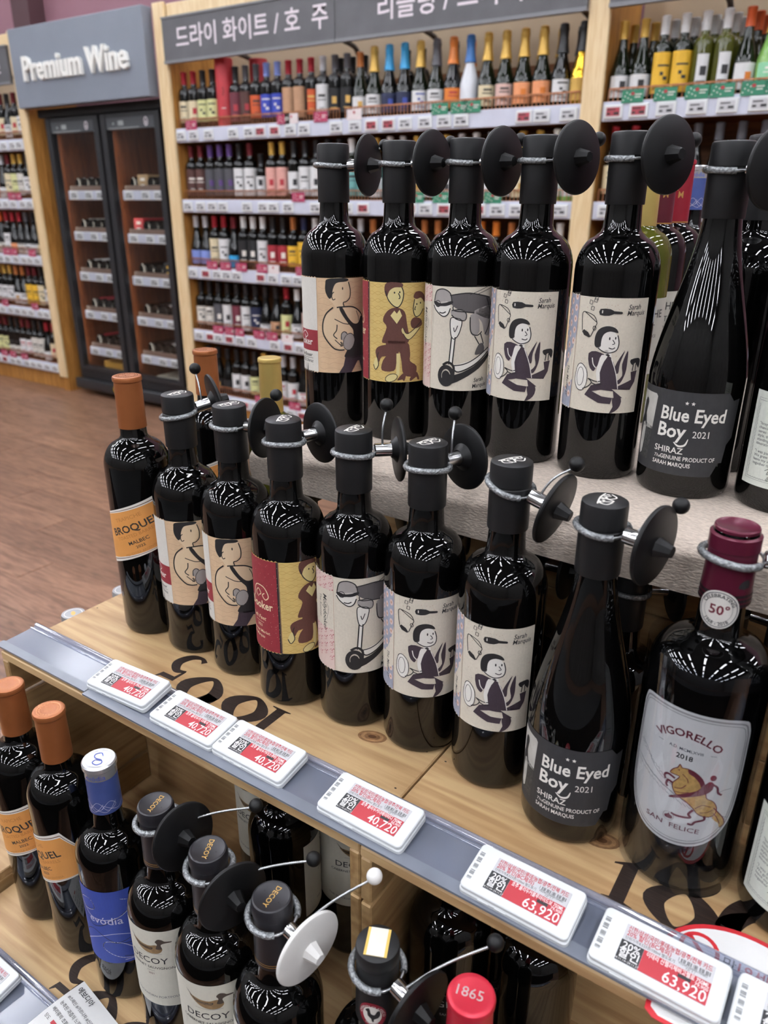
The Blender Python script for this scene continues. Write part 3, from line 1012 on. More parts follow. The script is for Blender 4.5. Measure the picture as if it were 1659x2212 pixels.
# unseen black table shape added behind the camera to darken bottle reflections
t = thing('reflection_blocker', 'low black table-shaped blocker, unseen, added to darken the bottle reflections', 'table', (0.0, -1.25, 0.0))
BLOCKER_BLK = mat('blocker_black', '#141416', 0.5, var=.1)
obj('table_top', box_mesh('table_top', -2.6, 1.9, -0.75, 0.78, 0.50, 0.54, .004), BLOCKER_BLK, t)
for sx in (-2.5, 1.8):
    for sy in (-.65, .68):
        obj('leg', box_mesh('leg', sx - .03, sx + .03, sy - .03, sy + .03, 0, .50, .003), BLOCKER_BLK, t)
obj('skirt', box_mesh('skirt', -2.58, 1.88, .74, .76, 0.05, .50), BLOCKER_BLK, t)

# ================================================================== BOTTLES OF THE DISPLAY
def bdx(H, R, zs, zn, rn, rt):
    """Bordeaux silhouette: straight body, round shoulder, slim neck"""
    p = [(R * .55, .006), (R * .80, .0015), (R * .90, 0.0), (R * .965, .0025), (R, .008), (R, zs * .5), (R, zs)]
    for i in range(1, 8):                       # shoulder
        t = i / 8
        g = t * PI / 2
        p.append((rn * 1.22 + (R - rn * 1.22) * math.cos(g) ** 0.92, zs + (zn - zs) * (math.sin(g) ** 1.15) * .80))
    p += [(rn * 1.16, zs + (zn - zs) * .90), (rn * 1.06, zn), (rn, zn + .018), (rt, H - .012), (rt, H - .001), (rt * .9, H)]
    return p
def burg(H, R, zs, zn, rn, rt):
    """Burgundy silhouette: long sloping shoulder"""
    p = [(R * .55, .006), (R * .80, .0015), (R * .90, 0.0), (R * .965, .0025), (R, .008), (R, zs * .5), (R, zs)]
    n = 12
    for i in range(1, n):
        t = i / n
        s = t * t * (3 - 2 * t) * .55 + t * .45
        p.append((R + (rn - R) * s, zs + (zn - zs) * t))
    p += [(rn, zn), (rt, H - .012), (rt, H - .001), (rt * .9, H)]
    return p
SEG = 56

# --- colours of print
CREAM = mat('label_cream', '#d9d0bf', 0.7, var=0.035, scale=500, bump=0.15, bscale=900)
OFFW = mat('label_offwhite', '#dcd8cf', 0.7, var=0.03, scale=500)
TAN = mat('label_tan', '#d8b894', 0.7, var=0.05, scale=120)
GOLDP = mat('label_gold_yellow', '#d6ba72', 0.6, var=0.05, scale=120)
DRED = mat('label_dark_red', '#8e2a33', 0.65, var=0.08, scale=300)
PINKP = mat('label_floral_pink', '#dcc3ba', 0.7, var=0.04)
BLUEP = mat('label_tile_blue', '#9c9fae', 0.7, var=0.06, scale=300)
K = mat('art_black', '#232122', 0.6, var=0.0)
PLUM = mat('art_plum', '#3b2f38', 0.6, var=0.1, scale=900)
GREY1 = mat('art_mid_grey', '#5b5757', 0.6, var=0.05)
GREY2 = mat('art_light_grey', '#a19b97', 0.6, var=0.05)
BROWN = mat('art_brown', '#5f3a32', 0.6, var=0.1, scale=900)
SCRIPT = mat('art_faint_script', '#b98f74', 0.7, var=0.0)
PATT = mat('art_gold_pattern', '#c09a55', 0.6, var=0.0)
PINKR = mat('art_floral_red', '#b45a62', 0.6, var=0.0)
WHITEP = mat('art_white', '#ebe7df', 0.6, var=0.0)
BUFF = mat('art_buff_skin', '#e0c6a3', 0.7, var=0.02)
YSK = mat('art_pale_yellow', '#dccd90', 0.7, var=0.02)

MH, MR = 0.300, 0.0372
M_BODY = lathe_mesh('glass', bdx(MH - .006, MR, .188, .224, .0152, .0150), SEG)
M_CAP = lathe_mesh('cap', [(.0158, .2425), (.0166, .2425), (.0169, .2435), (.0170, .279), (.0164, .2796), (.0164, .2806), (.0171, .2812), (.0171, .296), (.0166, .2988), (.0152, .2998), (.0, .3)], SEG)
V0, VH, UW = .0655, .102, .066

def swirl(a, m, x, y, s):
    """white flourish printed on the cap tops"""
    a.stroke(m, [(x - .9 * s, y + .1 * s), (x - .5 * s, y + .5 * s), (x - .1 * s, y + .2 * s), (x - .35 * s, y - .05 * s), (x - .6 * s, y + .15 * s)], .0011, 4)
    a.stroke(m, [(x - .2 * s, y - .4 * s), (x + .1 * s, y + .5 * s), (x + .4 * s, y + .1 * s), (x + .2 * s, y - .1 * s)], .0012, 4)
    a.stroke(m, [(x + .3 * s, y + .5 * s), (x + .8 * s, y + .3 * s), (x + .7 * s, y - .15 * s), (x + .45 * s, y + .05 * s)], .0011, 4)
    a.stroke(m, [(x - .9 * s, y - .25 * s), (x - .3 * s, y - .35 * s), (x + .3 * s, y - .3 * s), (x + .9 * s, y - .2 * s)], .0012, 4)
    for i in range(7):
        a.ell(m, x + (-.75 + i * .25) * s, y - (.05 + .12 * (i % 2)) * s, .07 * s, .12 * s, 8, i)

def scallop(u0, u1, v, amp, n):
    return [(u0 + (u1 - u0) * i / n, v + (amp if i % 2 else 0)) for i in range(n + 1)]

def side_edges(u_left, rag=True):
    top = scallop(0, u_left, V0 + VH, .0012, 28)
    bot = scallop(u_left, 0, V0, -.0012, 28)
    return top, bot

def art_boxer(a):
    # generic athlete seen from behind: dark singlet and shorts, one grey glove
    for r in range(17):
        y = .96 - r * .057
        pts = []
        for i in range(12):
            pts.append((.03 + i * .083 + .01 * math.sin(r * 3 + i), y + .012 * math.sin(i * 2.3 + r * 1.7)))
        a.stroke(SCRIPT, pts, .00022, 3)
    a.up()
    a.poly(BUFF, [(.24, .99), (.45, 1.0), (.55, .95), (.56, .86), (.52, .79), (.44, .75), (.46, .70), (.66, .68), (.80, .60), (.86, .46), (.80, .30), (.55, .25), (.34, .27), (.14, .40), (.10, .52), (.16, .62), (.30, .69), (.28, .74), (.20, .80), (.17, .90)], 4)
    a.up()
    a.poly(K, [(.20, .99), (.46, 1.0), (.54, .985), (.50, .965), (.34, .95), (.28, .88), (.27, .82), (.22, .79), (.16, .86), (.16, .94)], 4)
    a.poly(K, [(.38, .69), (.43, .70), (.52, .60), (.62, .53), (.72, .53), (.78, .60), (.82, .56), (.86, .40), (.88, .26), (.88, .17), (.48, .16), (.50, .24), (.60, .34), (.62, .45), (.54, .52), (.44, .61)], 3)
    a.poly(PLUM, [(.47, .17), (.90, .18), (.92, .0), (.80, .0), (.74, .12), (.70, .12), (.58, .0), (.36, .0), (.44, .08)])
    a.stroke(K, [(.28, .70), (.16, .63), (.10, .52), (.12, .40), (.26, .28), (.36, .25), (.46, .25)], .0015)
    a.stroke(K, [(.34, .70), (.42, .705), (.62, .70), (.78, .63), (.84, .54)], .0014)
    a.stroke(K, [(.54, .96), (.57, .88), (.56, .80), (.50, .76), (.45, .75), (.46, .71)], .0011)
    a.stroke(K, [(.30, .86), (.26, .83), (.28, .78), (.32, .79)], .0009)
    a.stroke(K, [(.30, .58), (.36, .56), (.46, .53), (.58, .52)], .0009)
    a.stroke(K, [(.34, .52), (.33, .46), (.28, .41), (.34, .37)], .0011)
    a.stroke(K, [(.68, .66), (.72, .60), (.73, .55)], .0007)
    a.ell(K, .44, .895, .010, .016, 10)
    a.up()
    a.ell(GREY2, .54, .335, .105, .085, 22, .5)
    a.poly(GREY2, [(.40, .36), (.42, .43), (.50, .44), (.52, .36)], 4)
    a.ring(K, .54, .335, .105, .085, .0008, 22, .5)
    a.stroke(K, [(.41, .36), (.41, .42), (.46, .445), (.51, .42)], .0009)
    a.stroke(K, [(.30, .36), (.38, .31), (.42, .29), (.40, .34)], .0009)
    for i in range(3):
        a.stroke(K, [(.385, .33 - .02 * i), (.44, .32 - .01 * i)], .0007)

def art_dance(a):
    # generic dancing couple over a chain pattern
    for r in range(14):
        y = .03 + r * .072
        for ph in (0, PI):
            a.stroke(PATT, [(i / 16, y + .018 * math.sin(i * PI / 2 + ph)) for i in range(17)], .00035, 3)
    a.up()
    a.poly(BROWN, [(.30, .68), (.38, .74), (.50, .76), (.62, .72), (.66, .60), (.70, .44), (.62, .40), (.34, .40), (.26, .42), (.34, .56), (.28, .62)], 3)
    a.poly(BROWN, [(.34, .42), (.66, .42), (.72, .30), (.72, .22), (.84, .16), (.80, .06), (.62, .08), (.58, .22), (.54, .32), (.50, .20), (.46, .12), (.26, .12), (.28, .22), (.36, .30)], 3)
    a.poly(BROWN, [(.14, .30), (.20, .36), (.36, .38), (.40, .28), (.26, .26), (.20, .20)], 3)
    a.up()
    a.poly(YSK, [(.32, .93), (.36, .84), (.44, .78), (.50, .76), (.57, .80), (.59, .90), (.56, .97), (.44, .98)], 4)
    a.poly(YSK, [(.78, .85), (.76, .74), (.80, .67), (.88, .68), (.96, .74), (.96, .82), (.88, .88)], 4)
    a.poly(YSK, [(.60, .56), (.68, .50), (.92, .62), (.90, .56), (.70, .44), (.58, .52)], 3)
    a.poly(YSK, [(.40, .68), (.46, .73), (.50, .70), (.54, .74), (.58, .68), (.50, .60)])
    a.poly(YSK, [(.50, .30), (.56, .30), (.55, .08), (.50, .05)])
    a.poly(YSK, [(.10, .17), (.14, .12), (.20, .17), (.16, .25)], 3)
    a.ell(YSK, .42, .045, .10, .04, 16, .2)
    a.up()
    a.poly(BROWN, [(.30, .93), (.34, 1.0), (.56, 1.0), (.58, .96), (.46, .955), (.38, .92), (.34, .86)], 3)
    a.poly(BROWN, [(.76, .86), (.80, .91), (.90, .91), (.98, .86), (.98, .80), (.90, .85), (.82, .84)], 3)
    for pts in ([(.32, .92), (.36, .84), (.44, .78), (.52, .765), (.58, .82), (.60, .90), (.57, .96)], [(.78, .84), (.76, .74), (.80, .67), (.88, .68), (.95, .74)],
                [(.52, .90), (.545, .86), (.525, .845)], [(.80, .77), (.785, .74), (.80, .735)]):
        a.stroke(K, pts, .0010)
    for x, y in ((.46, .905), (.54, .91), (.82, .79), (.89, .80)):
        a.ell(K, x, y, .012, .010, 8)
    a.stroke(K, [(.60, .56), (.68, .50), (.92, .62)], .0008); a.stroke(K, [(.90, .56), (.70, .44), (.60, .50)], .0008)
    a.poly(BROWN, [(.72, .62), (.78, .66), (.90, .64), (.93, .58), (.82, .55), (.74, .56)], 3)
    a.stroke(BROWN, [(.50, .60), (.53, .40), (.52, .34)], .0006)
    a.ring(K, .42, .045, .10, .04, .0007, 16, .2)
    a.stroke(K, [(.10, .17), (.14, .12), (.20, .17), (.18, .25), (.20, .30)], .0009)
    a.poly(BROWN, [(.60, .09), (.66, .09), (.64, .03), (.62, .01), (.60, .03), (.52, .02), (.54, .05)], 2)
    a.poly(BROWN, [(.80, .10), (.86, .09), (.90, .02), (.86, .02), (.84, .05), (.74, .01), (.72, .035)], 2)

def art_scooter(a):
    # generic rider leaning over a kick scooter
    a.poly(K, [(.23, .10), (.30, .055), (.48, .09), (.82, .22), (1.0, .33), (1.0, .37), (.72, .24), (.40, .15), (.30, .20)], 2)
    a.poly(GREY1, [(.30, .90), (.44, .93), (.62, .945), (.80, .93), (.96, .90), (1.0, .82), (1.0, .70), (.84, .72), (.70, .76), (.52, .78), (.38, .82)], 3)
    a.poly(GREY2, [(.70, .78), (.90, .82), (1.0, .80), (1.0, .56), (.90, .55), (.84, .66), (.76, .72)], 3)
    a.poly(GREY2, [(.64, .74), (.76, .74), (.80, .58), (.70, .54), (.64, .60)], 2)
    a.poly(GREY1, [(.80, .46), (.88, .46), (.90, .38), (.76, .355), (.74, .38)], 2)
    a.up()
    a.poly(GREY2, [(.06, .86), (.10, .95), (.22, .975), (.33, .94), (.36, .86), (.26, .84), (.14, .82)], 4)
    a.poly(WHITEP, [(.06, .86), (.14, .85), (.30, .86), (.34, .80), (.30, .74), (.22, .72), (.10, .77), (.05, .81)], 4)
    a.up()
    a.poly(K, [(.06, .86), (.20, .84), (.36, .87), (.37, .845), (.28, .82), (.20, .815), (.12, .81), (.06, .83)], 3)
    a.poly(GREY2, [(.36, .78), (.50, .79), (.58, .75), (.56, .69), (.44, .70), (.36, .74)], 4)
    a.ring(K, .13, .835, .045, .030, .0007)
    for pts in ([(.06, .86), (.10, .95), (.22, .975), (.33, .94), (.36, .86)], [(.05, .82), (.10, .77), (.22, .72), (.30, .74), (.34, .80)],
                [(.33, .92), (.62, .945), (.96, .90)], [(.38, .82), (.40, .78), (.56, .77), (.70, .76)], [(.36, .78), (.50, .79), (.58, .75), (.56, .69), (.44, .70), (.36, .74)],
                [(.90, .90), (1.0, .74), (.96, .62), (.90, .55)], [(.64, .72), (.66, .58), (.76, .545), (.84, .58)], [(.72, .54), (.80, .46)], [(.82, .56), (.88, .46)],
                [(.16, .755), (.22, .75), (.27, .765)]):
        a.stroke(K, pts, .0011)
    # scooter
    a.poly(WHITEP, [(.35, .70), (.36, .56), (.41, .51), (.48, .56), (.52, .68), (.44, .71)], 4)
    a.poly(WHITEP, [(.375, .53), (.43, .53), (.40, .26), (.345, .26)])
    a.poly(WHITEP, [(.40, .22), (.46, .26), (.72, .31), (.98, .42), (.98, .38), (.74, .26), (.50, .19)])
    a.up()
    a.stroke(K, [(.35, .70), (.36, .56), (.41, .51), (.48, .56), (.52, .68), (.44, .71)], .0009, 5, True)
    a.stroke(K, [(.375, .53), (.345, .26)], .0012); a.stroke(K, [(.43, .53), (.40, .26)], .0012)
    a.ring(K, .305, .145, .105, .088, .0042); a.ring(K, .305, .145, .055, .046, .0012); a.ell(K, .305, .145, .018, .016, 10)
    a.stroke(K, [(.25, .25), (.34, .28), (.42, .24), (.42, .16)], .0024)
    a.stroke(K, [(.42, .22), (.50, .19), (.74, .26), (.98, .38)], .0014)
    a.stroke(K, [(.42, .25), (.56, .265), (.72, .31), (.98, .42)], .0011)
    a.stroke(K, [(.62, .93), (.9, 1.0)], .0005); a.stroke(K, [(.72, .93), (.98, .99)], .0005)
    a.stroke(K, [(.40, .62), (.42, .58), (.46, .64)], .0008)
    a.text(K, 'Sarah', .74, .085, .0060, sx=.85, bold=.008, shear=.25, rot=.12); a.text(K, 'Marquis', .72, .025, .0060, sx=.85, bold=.008, shear=.25, rot=.12)

def art_waiter(a):
    # generic waiter on the run with a tray, bottle and ice bucket in the air
    for i in range(60):
        a.ell(SCRIPT, random.random() * .94 + .03, random.random(), .005, .003, 5)
    a.up()
    for cx, cy in ((.20, .955), (.265, .975), (.23, .905), (.275, 1.0 - .006)):
        a.stroke(K, [(cx - .022, cy - .012), (cx + .018, cy - .018), (cx + .024, cy + .012), (cx - .014, cy + .018)], .0006, 0, True)
    a.poly(K, [(.34, .905), (.34, .855), (.46, .852), (.52, .868), (.62, .868), (.62, .888), (.52, .892), (.47, .908)], 2)
    a.stroke(WHITEP, [(.37, .87), (.37, .895)], .0009)
    a.poly(K, [(.10, .70), (.14, .67), (.22, .655), (.24, .665), (.20, .70), (.13, .72)])
    a.stroke(K, [(.10, .71), (.08, .84), (.12, .87), (.26, .845), (.31, .79), (.30, .76), (.24, .665)], .0007, 3)
    a.stroke(K, [(.12, .87), (.20, .84), (.31, .79)], .0007); a.ring(K, .285, .74, .022, .018, .0006, 10)
    a.text(K, 'Sarah', .70, .905, .0062, bold=.008, shear=.25, rot=.05, sx=.85); a.text(K, 'Marquis', .69, .855, .0062, bold=.008, shear=.25, rot=.05, sx=.85)
    # head
    a.poly(WHITEP, [(.32, .62), (.34, .69), (.42, .735), (.52, .73), (.60, .68), (.62, .62), (.60, .56), (.50, .535), (.40, .555), (.34, .58)], 4)
    a.poly(WHITEP, [(.44, .56), (.54, .56), (.55, .50), (.46, .50)])
    a.up()
    a.poly(K, [(.31, .60), (.31, .68), (.36, .74), (.46, .765), (.56, .75), (.60, .71), (.50, .72), (.43, .70), (.40, .66), (.39, .60), (.35, .575)], 4)
    a.stroke(K, [(.36, .575), (.42, .55), (.50, .535), (.60, .56), (.625, .62), (.60, .69)], .0009)
    a.ell(K, .50, .66, .010, .014, 8); a.ell(K, .575, .665, .009, .013, 8)
    a.stroke(K, [(.54, .65), (.57, .62), (.54, .61)], .0007); a.stroke(K, [(.50, .58), (.55, .572), (.58, .585)], .0008)
    a.ring(K, .37, .60, .022, .020, .0006, 10)
    # body
    a.poly(PLUM, [(.24, .52), (.34, .545), (.46, .52), (.54, .50), (.62, .40), (.66, .27), (.68, .22), (.56, .24), (.44, .26), (.40, .34), (.38, .42), (.34, .37), (.30, .38), (.26, .42)], 2)
    a.up()
    a.poly(WHITEP, [(.42, .515), (.50, .51), (.46, .46), (.42, .36), (.44, .27), (.40, .28), (.37, .36), (.39, .45)], 2)
    a.stroke(WHITEP, [(.30, .485), (.32, .43), (.36, .40)], .0009, 3)
    a.stroke(WHITEP, [(.55, .49), (.63, .36), (.68, .22)], .0007, 3)
    a.poly(K, [(.46, .52), (.50, .53), (.53, .515), (.50, .505)])
    a.poly(PLUM, [(.44, .27), (.66, .25), (.86, .21), (.92, .28), (.94, .38), (.84, .37), (.86, .30), (.72, .26), (.60, .22), (.76, .14), (.64, .14), (.62, .20), (.46, .21), (.34, .19), (.48, .15), (.62, .14), (.60, .085), (.44, .09), (.24, .15), (.32, .24)], 0)
    a.poly(PLUM, [(.62, .14), (.74, .14), (.74, .07), (.68, .02), (.60, .0), (.64, .06)], 2)
    a.poly(K, [(.82, .48), (.94, .49), (.98, .46), (.96, .40), (.90, .45), (.86, .43), (.82, .45)], 2)
    a.stroke(K, [(.87, .44), (.86, .38)], .0009); a.stroke(K, [(.91, .44), (.91, .38)], .0009)
    # coat tails
    a.poly(PLUM, [(.64, .28), (.72, .34), (.70, .44), (.76, .56), (.77, .46), (.76, .36), (.70, .27)], 3)
    a.poly(PLUM, [(.60, .38), (.63, .46), (.72, .56), (.67, .45), (.66, .36)], 3)
    # tray and hand
    a.poly(WHITEP, [(.06, .30), (.09, .40), (.16, .42), (.24, .36), (.25, .26), (.20, .19), (.12, .19), (.07, .24)], 4)
    a.stroke(K, [(.06, .30), (.09, .40), (.16, .42), (.24, .36), (.25, .26), (.20, .19), (.12, .19), (.07, .24)], .0007, 5, True)
    a.stroke(K, [(.09, .31), (.12, .38), (.17, .38), (.20, .32), (.18, .24), (.12, .23)], .0005, 5, True)
    a.stroke(K, [(.20, .20), (.28, .23), (.32, .27), (.27, .30)], .0009); a.stroke(K, [(.32, .265), (.40, .25), (.46, .262)], .0009); a.stroke(K, [(.27, .30), (.38, .28), (.44, .285)], .0009)

def molly(kind, label, loc, seam, group='cartoon-label bottles'):
    t = thing('wine_bottle', label, 'wine bottle', loc, 0, group)
    obj('glass', M_BODY, GLASS, t)
    cp = obj('cap', M_CAP, MATTE_BLACK, t)
    a = Art()
    swirl(a, WHITEP, 0, 0, .0128)
    a.build('cap_print', disc_map(.3), cp, 0)
    top, bot = side_edges(-.058)
    paper = {'boxer': TAN, 'dance': GOLDP, 'scooter': CREAM, 'waiter': CREAM}[kind]
    lb = label_patch('label', MR, [(0, V0 + VH)] + top[1:] + bot + [(0, V0), (UW, V0), (UW, V0 + VH)], paper, t)
    s = Art()
    TA = [(0, V0 + VH), (-.058, V0 + VH), (-.058, V0), (0, V0)]
    if kind == 'boxer':
        s.poly(OFFW, TA); s.up()
        s.poly(DRED, [(-.058, .082), (0, .082), (0, .105), (-.058, .105)]); s.up()
        s.text(WHITEP, 'Mollydooker', -.0075, .0885, .0105, 'R', bold=.015)
        s.stroke(WHITEP, [(-.030, .099), (-.022, .103), (-.016, .099), (-.020, .096), (-.023, .099)], .0008)
        s.text(INK, 'The Boxer', -.0085, .0755, .0058, 'R', bold=.01, shear=.15); s.stroke(INK, [(-.028, .0738), (-.0075, .0738)], .0004)
        s.text(INK, '2022 Shiraz', -.0075, .0690, .0050, 'R', bold=.008, shear=.15); s.text(INK, 'Sarah Marquis', -.0065, .0640, .0042, 'R', bold=.008, shear=.15)
        a = Art(0, V0, UW, VH); art_boxer(a)
    elif kind == 'dance':
        s.poly(DRED, TA); s.poly(K, [(-.002, V0), (.0006, V0), (.0006, V0 + VH), (-.002, V0 + VH)]); s.up()
        CR = mat('label_cream_ink', '#e6d6ae', 0.6, var=0)
        s.text(CR, 'MollyDooker', -.0075, .106, .0125, 'R', bold=.02, sx=.85)
        s.stroke(CR, [(-.034, .116), (-.030, .130), (-.018, .131), (-.012, .122), (-.016, .117), (-.020, .121), (-.017, .124)], .0011)
        s.stroke(CR, [(-.026, .118), (-.030, .122), (-.026, .127), (-.022, .123), (-.025, .120)], .0010)
        s.text(CR, 'Two Left Feet', -.017, .093, .0062, 'R', bold=.012, shear=.2); s.stroke(CR, [(-.034, .090), (-.020, .090)], .0004)
        s.text(CR, '2021', -.023, .0845, .0045, 'R', bold=.01); s.text(CR, 'Shiraz Cabernet Merlot', -.013, .0775, .0048, 'R', bold=.01, shear=.2)
        s.text(CR, 'Sarah Marquis', -.020, .0720, .0046, 'R', bold=.01, shear=.2)
        for i in range(90):
            s.ell(CR, -.001 - random.random() ** 1.6 * .055, V0 + random.random() * VH, .00025, .00025, 5)
        a = Art(0, V0, UW, VH); art_dance(a)
    elif kind == 'scooter':
        s.poly(PINKP, TA); s.up()
        for i in range(7):
            for j in range(12):
                x, y = -.004 - i * .008, V0 + .006 + j * .008 + (.004 if i % 2 else 0)
                if y < V0 + VH - .004:
                    s.stroke(PINKR, [(x - .002, y), (x, y + .0024), (x + .002, y - .001), (x - .001, y - .002)], .0004, 3)
                    s.stroke(PINKR, [(x, y), (x + .003, y + .003)], .0004); s.ell(PINKR, x + .003, y + .003, .0008, .0006, 7)
        s.up()
        s.poly(CREAM, [(.002, .112 + .034), (-.058, .140), (-.058, .104), (.002, .104)])
        s.up()
        s.text(INK, 'Mollydooker', -.0135, .139, .0075, 'L', bold=.006, rot=-PI / 2, shear=.2); s.text(INK, 'The Scooter', -.020, .137, .0050, 'L', rot=-PI / 2)
        s.stroke(INK, [(-.010, .133), (-.006, .125), (-.009, .113)], .0003)
        a = Art(0, V0, UW, VH); art_scooter(a)
    else:
        s.poly(BLUEP, TA); s.up()
        for i in range(8):
            for j in range(10):
                x, y = -.004 - i * .0072, V0 + .006 + j * .0098 + (.005 if i % 2 else 0)
                if y < V0 + VH - .004:
                    s.ell(PINKP, x, y, .0024, .0032, 12); s.ell(SCRIPT, x, y, .0010, .0013, 8)
        s.up()
        s.poly(CREAM, spline([(0, .128), (-.006, .108), (-.020, .092), (-.058, .090)], 5) + [(-.058, .066), (-.02, .070), (-.008, .077), (0, .082)][:0] + spline([(-.058, .072), (-.02, .074), (-.007, .080), (0, .086)], 4))
        s.up()
        s.text(INK, "The Maitre D'", -.010, .098, .0052, 'L', bold=.006, rot=-PI / 2, shear=.2)
        a = Art(0, V0, UW, VH); art_waiter(a)
    s.stroke(SCRIPT, [(0, V0), (0, V0 + VH)], .0003)
    s.build('side_print', lambda u, v, o: wrap(MR)(u, min(v + .0065, V0 + VH) if v > V0 + .0005 and v < V0 + VH - .0005 else v, o), lb, .003, base=.0004)
    a.build('label_art', wrap(MR), lb, .003, base=.0004)
    return t

def copies(o, parent=None):
    c = o.copy(); C.objects.link(c); c.parent = parent
    for ch in list(o.children):
        copies(ch, c)
    return c
PROTO = {}
def put(kind, maker, label, x, y, z, turn, group=None):
    """a bottle whose label seam stands `turn` degrees from the viewer's line (positive: towards the right)"""
    if kind not in PROTO:
        PROTO[kind] = t = maker()
    else:
        t = copies(PROTO[kind])
    tag(t, label, 'wine bottle', group)
    t.location = (x, y, z)
    t.rotation_euler = (0, 0, cam_az(x, y) + rad(turn))
    return t
def M(kind, label, x, y, z, turn):
    return put('m_' + kind, lambda: molly(kind, '', (0, 0, 0), 0), label, x, y, z, turn, 'cartoon-label bottles')

# upper row on the cloth
M('boxer', 'black bottle with tan athlete label, at the end of the upper row', -0.540, .709, TOP_Z, -33)
M('dance', 'black bottle with yellow dancing-couple label in the upper row', -0.4565, .709, TOP_Z, -52)
M('scooter', 'black bottle with cream scooter label in the upper row', -0.3815, .713, TOP_Z, -51)
M('waiter', 'black bottle with cream waiter label beside the scooter bottle, upper row', -0.3068, .714, TOP_Z, -59)
M('waiter', 'black bottle with cream waiter label beside the black-label bottle, upper row', -0.2255, .714, TOP_Z, -50)
# middle row on the crates
M('boxer', 'black bottle with tan athlete label beside the copper-capped bottle, middle row', -0.6246, .540, MID_Z, -44)
M('boxer', 'black bottle with tan athlete label beside the red-sided one, middle row', -0.547, .538, MID_Z, -56)
M('dance', 'black bottle showing the dark red side of its yellow dancing-couple label', -0.466, .527, MID_Z, -18)
M('scooter', 'black bottle with cream scooter label and pink floral side, middle row', -0.3915, .537, MID_Z, -33)
M('waiter', 'black bottle with cream waiter label beside the scooter bottle, middle row', -0.3155, .541, MID_Z, -45)
M('waiter', 'black bottle with cream waiter label beside the black-label bottle, middle row', -0.2355, .536, MID_Z, -53)

# --- copper-capped bottle with the slanted orange label
COPCAP = mat('copper_capsule', '#9c5d34', 0.36, metal=0.45, var=0.05, scale=60)
ORANGE = mat('label_orange', '#d9964f', 0.6, var=0.03)
def capsule_mesh(name, H, L, r, rb, lip=.0055):
    return lathe_mesh(name, [(rb, H - L), (rb + .0006, H - L), (r + .0004, H - lip - .004), (r + .0002, H - lip - .0012), (r + .0014, H - lip), (r + .0016, H - .0022), (r + .0009, H - .0006), (r - .001, H), (r - .003, H - .0003), (0, H - .0003)], SEG)
def broquel():
    H, R = .310, .0368
    t = thing('wine_bottle', '', 'wine bottle')
    obj('glass', lathe_mesh('glass', bdx(H - .002, R, .210, .243, .0140, .0138), SEG), GLASS, t)
    cp = obj('capsule', capsule_mesh('capsule', H, .058, .0146, .0150), COPCAP, t)
    a = Art(); a.ring(mat('copper_emboss', '#d08a55', 0.25, metal=.5), 0, 0, .0115, .0115, .0008); a.stroke(MATS['copper_emboss'], [(-.003, -.004), (0, .004), (.004, -.003), (-.002, -.001)], .0008, 0)
    for i in range(20):
        g = i * PI / 10
        a.ell(MATS['copper_emboss'], .0092 * math.cos(g), .0092 * math.sin(g), .0008, .0008, 6)
    a.build('cap_emboss', disc_map(H - .0003), cp, 0, base=.0002)
    out = [(-.075, .090), (.026, .126), (.026, .146), (0, .182), (-.075, .154)]
    lb = label_patch('label', R, out, WHITEP, t)
    a = Art()
    def inset(k):
        cx, cy = 0, .132
        return [(x * (1 - k * .6), cy + (y - cy) * (1 - k)) for x, y in out]
    a.poly(mat('label_line_brown', '#6b4632', .6, var=0), [(x, .135 + (y - .135) * .925) for x, y in out]); a.up()
    a.poly(WHITEP, [(x, .135 + (y - .135) * .90) for x, y in out]); a.up()
    a.poly(ORANGE, [(x, .135 + (y - .135) * .86) for x, y in out]); a.up()
    r = .37
    OD = mat('label_orange_dark_ink', '#b87a3c', .6, var=0)
    a.text(OD, 'TRAPICHE', -.038, .1520, .0065, 'C', rot=r, sx=1.2)
    a.text(INK, 'BROQUEL', -.031, .1395, .0125, 'C', bold=.018, rot=r, sx=1.12)
    a.text(OD, 'TOASTED BARRELS', -.029, .1330, .0058, 'C', rot=r, sx=1.1)
    a.text(INK, 'MALBEC', -.0275, .1245, .0062, 'C', bold=.012, rot=r, sx=1.15)
    a.text(INK, '2022', -.026, .1190, .0045, 'C', bold=.012, rot=r, sx=1.3)
    a.text(OD, 'MENDOZA ARGENTINA', -.024, .1130, .0042, 'C', rot=r)
    a.build('label_print', wrap(R), lb, .003, base=.0004)
    return t
def B(label, x, y, z, turn):
    return put('broquel', broquel, label, x, y, z, turn, 'copper-capped bottles')
B('copper-capped bottle with slanted orange label at the aisle end of the middle crate', -0.701, .538, MID_Z, 30)
B('copper-capped bottle standing behind the first athlete bottle, its label hidden', -0.748, .700, MID_Z, 60)
B('copper-capped bottle with orange label in the corner of the low crate', -0.7165, .349, LOW_Z, 12)
B('copper-capped bottle showing the pointed top of its orange label, low crate', -0.6415, .347, LOW_Z, -20)

